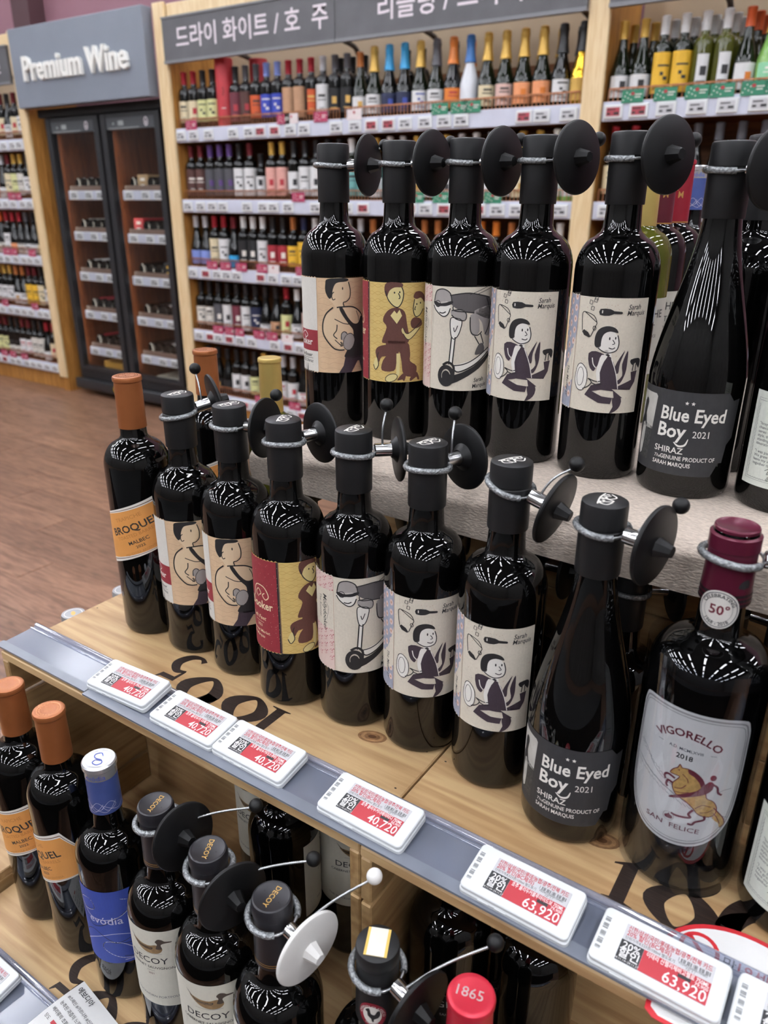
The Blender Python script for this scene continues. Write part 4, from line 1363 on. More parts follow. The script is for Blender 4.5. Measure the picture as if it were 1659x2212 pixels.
# --- sloping black bottle with black label
BLK = mat('label_charcoal', '#2f2f31', 0.6, var=0.08, scale=200)
PHOTO_SKY = mat('label_photo_sky', '#b9b7b0', .6, var=.15, scale=60)
PHOTO_DK = mat('label_photo_dark', '#3a3a38', .6, var=.6, scale=500)
def blueboy():
    H, R = .290, .0405
    t = thing('wine_bottle', '', 'wine bottle')
    obj('glass', lathe_mesh('glass', burg(H - .004, R, .105, .232, .0152, .0150), SEG), GLASS, t)
    me = M_CAP.copy()
    me.transform(Matrix.Translation((0, 0, H - .300)))
    cp = obj('cap', me, MATTE_BLACK, t)
    a = Art(); swirl(a, WHITEP, 0, 0, .0128); a.build('cap_print', disc_map(H), cp, 0)
    lb = label_patch('label', R, [(-.046, .022), (.034, .022), (.040, .034), (.044, .034), (.046, .050), (.052, .056), (.054, .090), (.046, .089), (.040, .096), (-.046, .096)], BLK, t)
    a = Art()
    a.poly(PHOTO_SKY, [(-.046, .058), (-.024, .058), (-.022, .088), (-.024, .090), (-.046, .090)])
    a.poly(PHOTO_DK, [(-.046, .030), (-.026, .030), (-.024, .060), (-.046, .064)])
    a.up()
    a.poly(INK, [(-.044, .060), (-.036, .058), (-.033, .060), (-.036, .070), (-.034, .080), (-.037, .084), (-.041, .080), (-.042, .068)], 2)
    a.poly(PHOTO_SKY, [(-.042, .035), (-.036, .034), (-.034, .058), (-.040, .060)], 2)
    a.up()
    W = WHITEP
    a.text(W, 'Blue Eyed', -.0155, .0705, .0165, bold=.020, sx=.86, shear=.06); a.text(W, 'Boy', -.0165, .0555, .0172, bold=.022, sx=.92, shear=.06)
    a.stroke(W, [(.0105, .0555), (.0085, .0500), (.0035, .0485), (-.001, .0515)], .0018, 5, taper=True)
    for sx in (.0055, .0105):
        a.poly(W, [(sx + (.0018 if i % 2 == 0 else .0008) * math.sin(i * PI / 5), .0865 + (.0018 if i % 2 == 0 else .0008) * math.cos(i * PI / 5)) for i in range(10)])
    a.text(W, '2021', .0135, .0570, .0085, sx=.9); a.text(W, 'SHIRAZ', -.0175, .0415, .0076, bold=.012)
    a.text(W, 'The', -.0175, .0355, .0042, shear=.3); a.text(W, 'GENUINE PRODUCT OF', -.0110, .0355, .0053, bold=.012, sx=.82)
    a.text(W, 'SARAH MARQUIS', -.0178, .0297, .0053, bold=.012, sx=.82)
    a.build('label_print', wrap(R), lb, .003, base=.0004)
    return t
put('blueboy', blueboy, 'sloping black bottle with charcoal starred label, upper row', -.1425, .712, TOP_Z, -14, 'charcoal-label bottles')
put('blueboy', blueboy, 'sloping black bottle with charcoal starred label, middle row', -.1530, .519, MID_Z, -14, 'charcoal-label bottles')

# --- tall bottle in a clear sleeve, oval-sided white label and horse picture
WINEC = mat('burgundy_capsule', '#5c1a30', 0.3, metal=.3, var=.06)
NECKL = mat('label_neck_white', '#dedbd4', .6, var=.02)
MARK = mat('label_maroon_ink', '#6b2432', .6, var=.05)
HORSE = mat('label_horse_ochre', '#c39a58', .6, var=.2, scale=400)
SLATE = mat('label_slate_ink', '#5d5d63', .6, var=0)
def vigorello():
    H, R = .290, .0422
    t = thing('wine_bottle', '', 'wine bottle')
    obj('glass', lathe_mesh('glass', bdx(H - .002, R, .180, .211, .0150, .0148), SEG), GLASS, t)
    cp = obj('capsule', lathe_mesh('capsule', [(.0164, H - .055), (.0170, H - .055), (.0160, H - .018), (.0162, H - .0165), (.0168, H - .016), (.0168, H - .006), (.0160, H - .0055), (.0148, H - .005), (.0146, H - .001), (.0138, H), (.012, H - .0012), (0, H - .0014)], SEG), WINEC, t)
    a = Art()
    for i in range(3):
        a.poly(mat('capsule_band_black', '#1a1316', .4), [(-.05, H - .0545 + i * .0035), (.05, H - .0545 + i * .0035), (.05, H - .0523 + i * .0035), (-.05, H - .0523 + i * .0035)])
    a.poly(INK, [(.010, H - .040), (.012, H - .035), (.017, H - .034), (.018, H - .040)], 2)
    a.build('capsule_print', cone_wrap(.0170, H - .055, .0162, H - .02), cp, .003, base=.0003)
    nl = Art(); nl.ell(NECKL, 0, .0, .0136, .0145, 30)
    nm = nl.build('neck_label', lambda u, v, o: wrap(.0176)(u, v + H - .057, o), t, .002, base=.0003)
    a = Art()
    a.ring(SLATE, 0, 0, .0122, .0130, .0006, 32); a.ring(SLATE, 0, 0, .0092, .0098, .0002, 28)
    a.arc_text(INK, 'CELEBRATING', 0, 0, .0094, .0036, bold=.01); a.arc_text(INK, '1968 - 2018', 0, 0, .0118, .0038, mid=-PI / 2, inside=True, bold=.01)
    a.text(MARK, '50°', .0008, -.0033, .0098, 'C', bold=.02)
    a.build('neck_label_print', lambda u, v, o: wrap(.0176)(u, v + H - .057, o), nm, .002, base=.0005)
    hw = .043
    out = spline([(-hw, .070), (-hw, .110), (-hw * .97, .126), (-hw * .80, .1335), (0, .1355), (hw * .80, .1335), (hw * .97, .126), (hw, .110), (hw, .070), (hw * .90, .042), (hw * .55, .024), (0, .0185), (-hw * .55, .024), (-hw * .90, .042)], 4, True)
    lb = label_patch('label', R, [(x, y + .028) for x, y in out], NECKL, t)
    a = Art()
    def ins(k): return [(x * (1 - k), .078 + (y - .078) * (1 - k)) for x, y in out]
    a.stroke(GREY2, ins(.045), .0013, 0, True); a.stroke(INK, ins(.085), .0003, 0, True)
    a.arc_text(MARK, 'VIGORELLO', 0, .114 - .030, .030, .0086, bold=.02, track=1.0)
    a.text(SLATE, 'A.D. MCMLXVIII', 0, .1025, .0034, 'C', bold=.004)
    for s in (-1, 1): a.stroke(SLATE, [(s * .0165, .1035), (s * .0205, .1035)], .0003)
    a.text(INK, '2018', 0, .0955, .0058, 'C', bold=.018)
    for i in range(26):                                   # hatched landscape
        x = -.038 + i * .0028
        y = .078 - .0011 * i + .0004 * math.sin(i * 2.1)
        a.stroke(SLATE, [(x, y), (x + .004, y - .0022), (x + .006, y - .0026)], .0003)
        a.stroke(SLATE, [(x, y - .003), (x + .003, y - .006)], .00025)
        if i < 12:
            a.stroke(SLATE, [(x, y + .012 - i * .0006), (x + .002, y + .0125 - i * .0006), (x + .003, y + .011 - i * .0006)], .00025)
    a.stroke(SLATE, [(-.036, .092), (-.028, .087), (-.020, .078), (-.010, .072), (.002, .069)], .0003)
    a.stroke(SLATE, [(.026, .071), (.030, .074), (.036, .075)], .0003)
    a.up()                                                # rearing horse with rider
    body = [(-.0075, .0805), (-.0058, .0845), (-.0030, .0872), (-.0018, .0905), (0, .0882), (.0040, .0888), (.0092, .0872), (.0140, .0830), (.0168, .0770), (.0182, .0710), (.0195, .0665), (.0245, .0640), (.0278, .0580), (.0268, .0518),
            (.0215, .0497), (.0155, .0515), (.0115, .0560), (.0060, .0605), (0, .0630), (-.0035, .0672), (-.0046, .0722), (-.0022, .0768), (-.0008, .0800), (-.0042, .0803)]
    a.poly(HORSE, body, 3)
    a.poly(HORSE, [(.0255, .0585), (.0305, .0530), (.0345, .0480), (.0362, .0425), (.0330, .0395), (.0312, .0440), (.0275, .0470), (.0250, .0520)], 3)
    a.up()
    a.stroke(MARK, body, .0007, 3, True)
    a.poly(MARK, [(.0040, .0888), (.0092, .0872), (.0140, .0830), (.0168, .0770), (.0150, .0740), (.0128, .0790), (.0085, .0835), (.0050, .0850)], 2)
    a.poly(MARK, [(.0150, .0765), (.0190, .0815), (.0220, .0805), (.0222, .0750), (.0180, .0700), (.0100, .0660), (.0020, .0620), (-.0050, .0590), (-.0045, .0610), (.0060, .0680), (.0120, .0720)], 2)
    a.ell(MARK, .0212, .0850, .0022, .0026, 12)
    a.stroke(MARK, [(.0205, .0800), (.0250, .0770), (.0265, .0720), (.0295, .0700)], .0017)
    for leg in ([(-.0035, .0770), (-.0085, .0785), (-.0110, .0765), (-.0100, .0730)], [(-.0045, .0725), (-.0080, .0730), (-.0088, .0695), (-.0075, .0675)], [(.0120, .0545), (.0095, .0500), (.0110, .0470), (.0020, .0455), (-.0020, .0462)], [(.0200, .0505), (.0205, .0470), (.0150, .0440), (.0130, .0410), (.0100, .0412)]):
        a.stroke(MARK, leg, .0017)
    a.stroke(MARK, [(.0255, .0585), (.0305, .0530), (.0345, .0480), (.0362, .0425), (.0330, .0395)], .0009); a.stroke(MARK, [(.0260, .0535), (.0295, .0490), (.0325, .0430)], .0006)
    a.stroke(MARK, [(.0130, .0560), (.0175, .0600), (.0235, .0590)], .0006); a.stroke(MARK, [(.0165, .0530), (.0215, .0540), (.0250, .0565)], .0005)
    a.stroke(MARK, [(-.0030, .0690), (.0015, .0705), (.0045, .0745)], .0006); a.stroke(MARK, [(-.0020, .0660), (.0030, .0670), (.0070, .0690)], .0005); a.ell(MARK, -.0018, .0855, .0006, .0006, 6); a.stroke(MARK, [(.0010, .0830), (.0045, .0800), (.0055, .0770)], .0006)
    a.arc_text(MARK, 'SAN', -.0135, .0335 - .20, .20, .0058, bold=.002, track=1.25); a.arc_text(MARK, 'FELICE', .0085, .0335 - .20, .20, .0058, bold=.002, track=1.25)
    a.ring(MARK, -.0035, .0425, .0038, .0038, .0002, 18); a.poly(MARK, [(-.0062, .0425), (-.0042, .0440), (-.0035, .0455), (-.0025, .0440), (-.001, .0435), (-.0005, .0415), (-.002, .0405), (-.0055, .0405)], 2)
    a.build('label_print', lambda u, v, o: wrap(R)(u, v + .028, o), lb, .003, base=.0004)
    sl = lathe_mesh('plastic_sleeve', [(.0442, .001), (.0446, .05), (.0447, .12), (.0450, .198)], SEG, close=False)
    obj('plastic_sleeve', sl, clear_mat('clear_sleeve_film', '#e6e9ee', 0.03, 0.03), t)
    return t
put('vigo', vigorello, 'burgundy-capped bottle in a clear sleeve with white horse label', -.0640, .524, MID_Z, -7)

# --- plain dark bottle with ruled white label (partly out of frame)
def iscay():
    H, R = .300, .0400
    t = thing('wine_bottle', '', 'wine bottle')
    obj('glass', lathe_mesh('glass', bdx(H - .002, R, .185, .222, .0152, .0150), SEG), GLASS, t)
    cp = obj('capsule', capsule_mesh('capsule', H, .07, .0150, .0156), MATTE_BLACK, t)
    out = [(-.034, .022), (-.034, .102), (.046, .102), (.046, .022)]
    lb = label_patch('label', R, out, mat('label_pale_green_white', '#d5d9cf', .6, var=.03, scale=300), t)
    a = Art()
    a.stroke(SLATE, [(-.030, .027), (-.030, .096), (.042, .096), (.042, .027)], .0003, 0, True)
    z = []
    for i in range(40): z.append((-.0285, .029 + i * .0016 + 0) if i % 2 else (-.0277, .029 + i * .0016))
    a.stroke(SLATE, z, .0003, 0)
    for yy in (.029, .0945):
        a.stroke(SLATE, [(-.029 + i * .0012, yy - (.0007 if i % 2 else 0)) for i in range(58)], .0003, 0)
    for i, s in enumerate(('"Iscay has always been a good', 'chance to elaborate a special', 'series with the person who', 'style, this wine demonstrates', 'standing at an altitude of', 'itinerating and friendship', '', '"I was part of ISCAY since', 'We grew together harvest', 'leave my imprint on this', 'together the spirit of each')):
        if s: a.text(SLATE, s, -.0245, .0745 - i * .0034, .0034)
    a.stroke(INK, [(-.012, .037), (-.008, .0395), (-.010, .034), (-.005, .0375), (-.001, .0355), (.004, .038)], .0004); a.stroke(INK, [(-.006, .0335), (-.009, .031), (-.003, .031), (.001, .0325), (.006, .031)], .0004)
    a.text(INK, 'SERGIO CASE', -.010, .0285, .0026, bold=.006)
    a.build('label_print', wrap(R), lb, .003, base=.0004)
    return t
put('iscay', iscay, 'dark bottle with ruled pale label beside the charcoal-label bottle, upper row', -.0570, .718, TOP_Z, -8, 'ruled-label bottles')
put('iscay', iscay, 'dark bottle with ruled pale label beside the sleeved bottle, middle row', .0240, .520, MID_Z, -8, 'ruled-label bottles')

# --- slim blue bottle
BLUEC = mat('blue_capsule', '#45558f', 0.35, metal=.2, var=.06)
BLUEL = mat('label_ultramarine', '#34489c', .55, var=.05)
SILV = mat('silver_capsule', '#c9cacd', .25, metal=.7, var=.05)
LAV = mat('label_lavender_ink', '#c9c4d8', .5, var=0)
def evodia():
    H, R = .291, .0366
    t = thing('wine_bottle', '', 'wine bottle')
    obj('glass', lathe_mesh('glass', bdx(H - .002, R, .182, .216, .0140, .0138), SEG), GLASS, t)
    cp = obj('capsule', lathe_mesh('capsule', [(.0150, H - .056), (.0156, H - .056), (.0150, H - .016)], SEG, close=False), BLUEC, t)
    top = obj('capsule_top', lathe_mesh('capsule_top', [(.0150, H - .016), (.0152, H - .016), (.0150, H - .0075), (.0164, H - .006), (.0164, H - .0015), (.0152, H), (0, H)], SEG), SILV, t)
    a = Art(); a.stroke(BLUEL, [(-.004, .003), (-.008, .0), (-.006, -.005), (-.001, -.004), (.002, .003), (.006, .005), (.009, .001), (.006, -.004), (.002, -.002), (.003, .003)], .0010)
    a.ring(SLATE, 0, 0, .0125, .0125, .0003); a.build('cap_print', disc_map(H), top, 0)
    a = Art(); a.text(BLUEL, 'evódia', 0, H - .0142, .0078, 'C', bold=.004); a.build('capsule_lettering', wrap(.0152), top, .002, base=.0003)
    a = Art()
    for k in range(3):
        a.stroke(LAV, [(-.022 + k * .012, H - .053 + k * .002), (-.014 + k * .012, H - .041), (-.008 + k * .012, H - .047), (-.016 + k * .012, H - .051), (-.020 + k * .012, H - .045), (-.006 + k * .012, H - .053), (.004 + k * .012, H - .043)], .0004)
    a.build('capsule_scrolls', cone_wrap(.0156, H - .056, .0150, H - .016), cp, .003, base=.0003)
    lb = label_patch('label', R, [(-.052, .058), (-.052, .157), (.052, .157), (.052, .058)], BLUEL, t)
    a = Art()
    a.text(LAV, 'evódia', -.004, .113, .0140, 'C', bold=.004)
    for k, (m, w) in enumerate(((LAV, .0008), (K, .0007))):
        o = k * .012
        a.stroke(m, [(-.040, .072 + o), (-.020, .090 + o), (.004, .100 - o), (.026, .092), (.036, .076), (.026, .064), (.008, .066), (-.010, .078), (-.006, .088), (.010, .086), (.024, .072 + o)], w, 7)
        a.stroke(m, [(-.046, .140 - o), (-.030, .128), (-.014, .132), (-.018, .144), (-.032, .138), (-.020, .120 - o), (.010, .122), (.026, .138), (.014, .146)], w, 7)
        a.stroke(m, [(.010, .062 + o / 2), (.030, .064), (.046, .080), (.040, .092)], w, 6)
    a.build('label_print', wrap(R), lb, .003, base=.0004)
    return t
put('evodia', evodia, 'slim bottle with silver-topped blue capsule and ultramarine label, low crate', -.5575, .341, LOW_Z, -26, 'blue-capsule bottles')
put('evodia', evodia, 'blue-capsuled bottle in the rear of the upper display, mostly hidden', -.2810, 1.19, TOP_Z, 4, 'blue-capsule bottles')

# --- bottles with embossed grey capsules and duck label
DGREY = mat('dark_grey_capsule', '#242327', 0.35, metal=.15, var=.06)
EMBG = mat('gold_emboss', '#cfa65e', .3, metal=.6, var=.05)
DUCKB = mat('label_duck_brown', '#8f7350', .6, var=.15, scale=300)
DUCKD = mat('label_duck_dark', '#4b4038', .6, var=.1)
def decoy():
    H, R = .2905, .0374
    t = thing('wine_bottle', '', 'wine bottle')
    obj('glass', lathe_mesh('glass', bdx(H - .002, R, .178, .212, .0150, .0146), SEG), GLASS, t)
    cp = obj('capsule', lathe_mesh('capsule', [(.0162, H - .062), (.0167, H - .062), (.0158, H - .02), (.0156, H - .013), (.0164, H - .012), (.0164, H - .004), (.0160, H - .003), (.0154, H - .0005), (.0142, H), (.013, H - .0006), (0, H - .0006)], SEG), DGREY, t)
    a = Art(); a.text(EMBG, 'DECOY', 0, -.0018, .0062, 'C', bold=.014, rot=0)
    for s in (-1, 1): a.ell(MATTE_BLACK, -.006 * s * .3, -.008 * s, .0006, .0006, 6)
    a.build('cap_lettering', disc_map(H - .0006), cp, 0, base=.0002)
    a = Art()
    for k in (0, .0022): a.poly(EMBG, [(-.0524, H - .0585 + k), (.0524, H - .0585 + k), (.0524, H - .0579 + k), (-.0524, H - .0579 + k)])
    a.build('capsule_bands', wrap(.0167), cp, .003, base=.0002)
    lb = label_patch('label', R, [(-.046, .078), (-.046, .176), (.046, .176), (.046, .078)], mat('label_ivory', '#d6d2c4', .6, var=.02, scale=300), t)
    a = Art(.002, .155 - .105 * .82, .82, .82)
    a.poly(DUCKB, [(-.020, .112), (-.010, .101), (.000, .0965), (.012, .097), (.017, .102), (.016, .107), (.010, .110), (.002, .108), (-.008, .109)], 4)
    a.poly(DUCKD, [(-.024, .119), (-.014, .109), (-.004, .106), (.006, .106), (.004, .102), (-.006, .103), (-.014, .106)], 3)
    a.up()
    a.poly(DUCKD, [(.010, .104), (.012, .111), (.010, .115), (.0135, .119), (.018, .118), (.021, .1155), (.028, .1145), (.0275, .113), (.020, .1125), (.016, .110), (.017, .104)], 3)
    a.stroke(SLATE, [(-.014, .0965), (0, .0955), (.016, .0962)], .0002)
    a.text(INK, 'DECOY', -.002, .080, .0108, 'C', bold=.004, sx=1.1)
    a.text(INK, 'CABERNET SAUVIGNON', -.002, .0715, .0042, 'C', bold=.004, sx=1.1); a.stroke(SLATE, [(-.005, .068), (.005, .068)], .0003)
    a.text(MARK, '2021', 0, .062, .0034, 'C'); a.arc_text(SLATE, 'THE DUCKHORN PORTFOLIO', 0, .088 + .20, .20, .0038, mid=-PI / 2, inside=True, track=1.15)
    a.build('label_print', wrap(R), lb, .003, base=.0004)
    return t
def D(label, x, y, z, turn): return put('decoy', decoy, label, x, y, z, turn, 'duck-label bottles')
D('grey-capped duck-label bottle beside the blue-label bottle, low crate', -.4665, .332, LOW_Z, -42)
D('grey-capped duck-label bottle in the middle of the three on the low crate', -.3895, .3215, LOW_Z, -25)
D('grey-capped duck-label bottle carrying the white security tag', -.3140, .3160, LOW_Z, -40)
D('duck-label bottle deep in the crate beside its plank wall', -.5060, .515, LOW_Z + .0002, -38)
D('duck-label bottle inside the crate with a white tag at its neck', -.4340, .462, LOW_Z + .0002, 100)
D('duck-label bottle in the dark corner of the crate beside the divider', -.3860, .520, LOW_Z + .0002, 0)

# --- black-capped bottle with rooster seal
ROOSTR = mat('seal_red', '#8c2233', .5, var=.05)
def chianti():
    H, R = .2905, .0376
    t = thing('wine_bottle', '', 'wine bottle')
    obj('glass', lathe_mesh('glass', bdx(H - .002, R, .176, .210, .0150, .0146), SEG), GLASS, t)
    cp = obj('capsule', lathe_mesh('capsule', [(.0162, H - .070), (.0168, H - .070), (.0160, H - .02), (.0157, H - .013), (.0164, H - .012), (.0164, H - .004), (.0158, H - .001), (.014, H), (0, H)], SEG), MATTE_BLACK, t)
    a = Art(0, H - .055)
    a.ell(ROOSTR, 0, 0, .0105, .0125, 28); a.up(); a.ell(WHITEP, 0, 0, .0072, .0088, 24)
    a.arc_text(WHITEP, 'CHIANTI CLASSICO', 0, H - .055, .0079, .0028, bold=.008, track=1.1); a.arc_text(WHITEP, 'DAL 1716', 0, H - .055, .0100, .0026, mid=-PI / 2, inside=True, bold=.008); a.up()
    a.poly(INK, [(-.0045, .0050), (-.0025, .0068), (-.0015, .0050), (-.0008, .0015), (.002, .0010), (.0035, .0045), (.0055, .0055), (.0060, .0015), (.0045, -.0020), (.0015, -.0038), (.0015, -.0062), (.0, -.0062), (-.0005, -.0036), (-.0032, -.0012), (-.0036, .0025), (-.0052, .0036)], 2)
    a.build('rooster_seal', lambda u, v, o: cone_wrap(.0168, H - .070, .0160, H - .02)(u, v, o), cp, .002, base=.0003)
    lb = label_patch('label', R, [(-.036, .055), (-.036, .128), (.036, .128), (.036, .055)], mat('label_black_satin', '#141414', .35, var=.1), t)
    a = Art(); a.arc_text(GREY2, 'IL GRIGIO', 0, -.10, .212, .0120, bold=.002, track=1.1); a.text(GREY2, 'SAN FELICE', 0, .101, .0044, 'C'); a.stroke(GREY2, [(-.034, .126), (0, .1275), (.034, .126)], .0003)
    a.build('label_print', wrap(R), lb, .003, base=.0004)
    return t
put('chianti', chianti, 'black-capped bottle with red rooster seal and paper strip on its cap', -.2230, .3290, LOW_Z, -14, 'rooster-seal bottles')
put('chianti', chianti, 'black-capped bottle with red rooster seal inside the crate', -.2305, .460, LOW_Z + .0002, 8, 'rooster-seal bottles')
t = thing('paper_strip', 'yellow-edged paper strip stuck across the rooster bottle cap', 'paper strip', (-.2230, .3290, LOW_Z + .2908), rad(24))
pb = obj('strip', box_mesh('strip', -.0085, .0085, -.0115, .0115, 0, .0003), mat('strip_yellow', '#d9b45a', .6), t)
a = Art(); a.poly(mat('strip_white', '#dcdccf', .6, var=.05), [(-.0065, -.0115), (.0065, -.0115), (.0065, .0115), (-.0065, .0115)]); a.build('strip_face', disc_map(.0003), pb, 0)

# --- bright red capsule, and burgundy capsule with gold seal
REDC = mat('bright_red_capsule', '#c22a3c', .3, metal=.3, var=.05)
def red1865():
    H, R = .300, .0374
    t = thing('wine_bottle', '', 'wine bottle')
    obj('glass', lathe_mesh('glass', bdx(H - .002, R, .18, .214, .0146, .0142), SEG), GLASS, t)
    cp = obj('capsule', capsule_mesh('capsule', H, .065, .0150, .0158), REDC, t)
    a = Art(); a.text(mat('emboss_silver', '#e9c9c9', .25, metal=.5), '1865', 0, -.0030, .0105, 'C', bold=.004, rot=.35)
    a.build('cap_lettering', disc_map(H - .0003), cp, 0, base=.0003)
    return t
put('red1865', red1865, 'bottle with bright red capsule embossed with figures, low crate', -.1450, .3260, LOW_Z, 60)
def melchor():
    H, R = .2905, .0385
    t = thing('wine_bottle', '', 'wine bottle')
    obj('glass', lathe_mesh('glass', bdx(H - .002, R, .172, .206, .0150, .0146), SEG), GLASS, t)
    cp = obj('capsule', capsule_mesh('capsule', H, .074, .0152, .0164), mat('deep_red_capsule', '#6e1822', .3, metal=.3, var=.05), t)
    a = Art(0, H - .052); a.ell(mat('seal_old_gold', '#7d6430', .4, metal=.4), 0, 0, .0095, .0165, 24); a.up()
    for i, s in enumerate(('Don', 'Co', 'do')): a.text(INK, s, 0, .005 - i * .006, .0068, 'C', bold=.02)
    a.build('capsule_seal', cone_wrap(.0170, H - .074, .0158, H - .01), cp, .002, base=.0003)
    return t
put('melchor', melchor, 'wide dark bottle with deep red capsule and gold seal inside the crate', -.1550, .480, LOW_Z + .0002, 6)

# --- rear of the upper display
def rearm(cap, capl, lab, body, name):
    def mk():
        H, R = .294, .0368
        t = thing('wine_bottle', '', 'wine bottle')
        obj('glass', lathe_mesh('glass', bdx(H - .002, R, .186, .222, .0140, .0138), SEG), body, t)
        cp = obj('capsule', capsule_mesh('capsule', H, .074, .0146, .0152), cap, t)
        a = Art()
        if capl:
            a.text(EMBG, 'R', -.0050, H - .036, .0125, 'C', bold=.004, sx=.8); a.text(EMBG, 'M', .0012, H - .0445, .0115, 'C', bold=.004, sx=.8)
            a.poly(EMBG, [(-.047, H - .0735), (.047, H - .0735), (.047, H - .0722), (-.047, H - .0722)])
            a.build('capsule_print', cone_wrap(.0156, H - .074, .0150, H - .012), cp, .003, base=.0003)
        if lab:
            lb = label_patch('label', R, [(-.040, .060), (-.040, .145), (.040, .145), (.040, .060)], mat('label_stone_grey', '#aaa79e', .6, var=.03), t)
            a = Art(); a.text(INK, 'LAROCHE', 0, .124, .0125, 'C', bold=.01); a.text(INK, 'MERLOT', 0, .110, .0095, 'C'); a.text(INK, "PAYS D'OC - FRANCE", 0, .102, .0045, 'C')
            a.build('label_print', wrap(R), lb, .003, base=.0004)
        return t
    return mk
DKR = mat('maroon_capsule', '#571926', .35, metal=.2, var=.05)
CRIM = mat('crimson_capsule', '#8d1c2c', .35, metal=.2, var=.05)
GOLDC = mat('pale_gold_capsule', '#c2a962', .35, metal=.5, var=.05)
put('rm_dark', rearm(DKR, True, True, GLASS, ''), 'bottle with maroon monogrammed capsule in the rear of the upper display', -.2735, 1.003, TOP_Z, 14, 'monogrammed rear bottles')
put('rm_red', rearm(CRIM, True, False, GLASS, ''), 'bottle with crimson monogrammed capsule in the rear of the upper display', -.2740, 1.082, TOP_Z, 6, 'monogrammed rear bottles')
put('gold_r', rearm(GOLDC, False, True, GLASS_OLIVE, ''), 'olive bottle with pale gold capsule behind the upper waiter bottle', -.2680, .918, TOP_Z, 20, 'monogrammed rear bottles')
put('gold_b', rearm(GOLDC, False, False, GLASS_OLIVE, ''), 'olive bottle with pale gold capsule behind the middle row', -.7000, .770, MID_Z, 20)
put('iscay2', iscay, 'dark-capped bottle directly behind the upper charcoal-label bottle', -.1330, .806, TOP_Z, 180)
# bottles in the dark under the cloth shelf
for x, y, tn, lb in ((-.470, .665, 60, 'aisle end'), (-.385, .660, 80, 'second space'), (-.262, .655, 40, 'third space'), (-.160, .650, 30, 'space behind the charcoal-label bottle'), (-.075, .665, 70, 'space behind the sleeved bottle')):
    t = put('m_scooter', None, 'black-capped bottle in the dark under the cloth shelf, ' + lb, x, y, MID_Z - .1218, 150 + tn, 'bottles under the cloth shelf')
# small grey-capped bottles on the aisle-side crate
GCAP = mat('grey_screw_cap', '#9c9ea0', .35, metal=.4, var=.05)
def small_grey():
    H, R = .332, .0360
    t = thing('wine_bottle', '', 'wine bottle')
    obj('glass', lathe_mesh('glass', bdx(H - .002, R, .23, .262, .0146, .0142), SEG), mat('clear_blue_glass', '#8d96ac', .05, var=.1, scale=6), t)
    cp = obj('cap', lathe_mesh('cap', [(.0150, H - .03), (.0158, H - .03), (.0160, H - .003), (.0150, H), (0, H)], SEG), GCAP, t)
    a = Art(); a.ring(WHITEP, 0, 0, .0115, .0115, .0008); a.ell(EMBG, 0, 0, .006, .003, 14); a.build('cap_print', disc_map(H), cp, 0)
    return t
put('smallgrey', small_grey, 'small grey-capped bottle beyond the crate, nearer the wall', -.852, .603, LOW_Z - .06, 0, 'grey-capped bottles beyond the crate')
put('smallgrey', small_grey, 'small grey-capped bottle beyond the crate, nearer the price rail', -.852, .520, LOW_Z - .06, 0, 'grey-capped bottles beyond the crate')

# ================================================================== SECURITY TAGS
def lock_parts():
    loop = []
    n = 40
    for i in range(n):
        g = 2 * PI * i / n
        loop.append((.0190 * math.cos(g), .0190 * math.sin(g), .0008 * math.sin(2 * g)))
    L = {}
    L['loop'] = tube_mesh('cable_loop', loop, .00105, 6, True, [.0010 + .0003 * (i % 2) for i in range(n)])
    L['sleeve'] = tube_mesh('cable_sleeve', [(.0190 * math.cos(g), .0190 * math.sin(g), .0008 * math.sin(2 * g)) for g in [rad(35 + 290 * i / 40) for i in range(41)]], .0027, 8)
    L['barrel'] = lathe_mesh('barrel', [(.0050, .0), (.0062, .0010), (.0062, .0170), (.0066, .0180), (.0066, .0215), (.0, .0215)], 20)
    L['disc'] = lathe_mesh('disc', [(.0, .0), (.012, .0), (.0285, .0002), (.0297, .0010), (.0300, .0024), (.0294, .0036), (.0280, .0042), (.010, .0050), (.0, .0050)], 48)
    L['cone'] = lathe_mesh('cone', [(.0078, .0), (.0070, .0020), (.0046, .0105), (.0042, .0110), (.0, .0110)], 8, sharp=20)
    L['flange'] = lathe_mesh('flange', [(.0066, -.0052), (.0074, -.0052), (.0084, -.0036), (.0118, -.0008), (.0128, .0004), (.0, .0004)], 32)
    tail = []
    N = 46
    for i in range(N):
        tail.append((i * .034 / (N - 1), 0, .004 * math.sin(PI * i / (N - 1))))
    L['tail'] = tube_mesh('tail_cable', tail, .001, 6, False, [.00125 if i % 2 else .00080 for i in range(N)])
    lt = [(i * .072 / (2 * N - 1), 0, .004 * math.sin(PI * i / (2 * N - 1))) for i in range(2 * N)]
    L['tail_long'] = tube_mesh('tail_cable', lt, .001, 6, False, [.00125 if i % 2 else .00080 for i in range(2 * N)])
    L['ball'] = lathe_mesh('ball', [(.0062 * math.sin(PI * max(i, .02) / 12), -.0062 * math.cos(PI * i / 12)) for i in range(13)], 20, sharp=None)
    return L
LK = lock_parts()
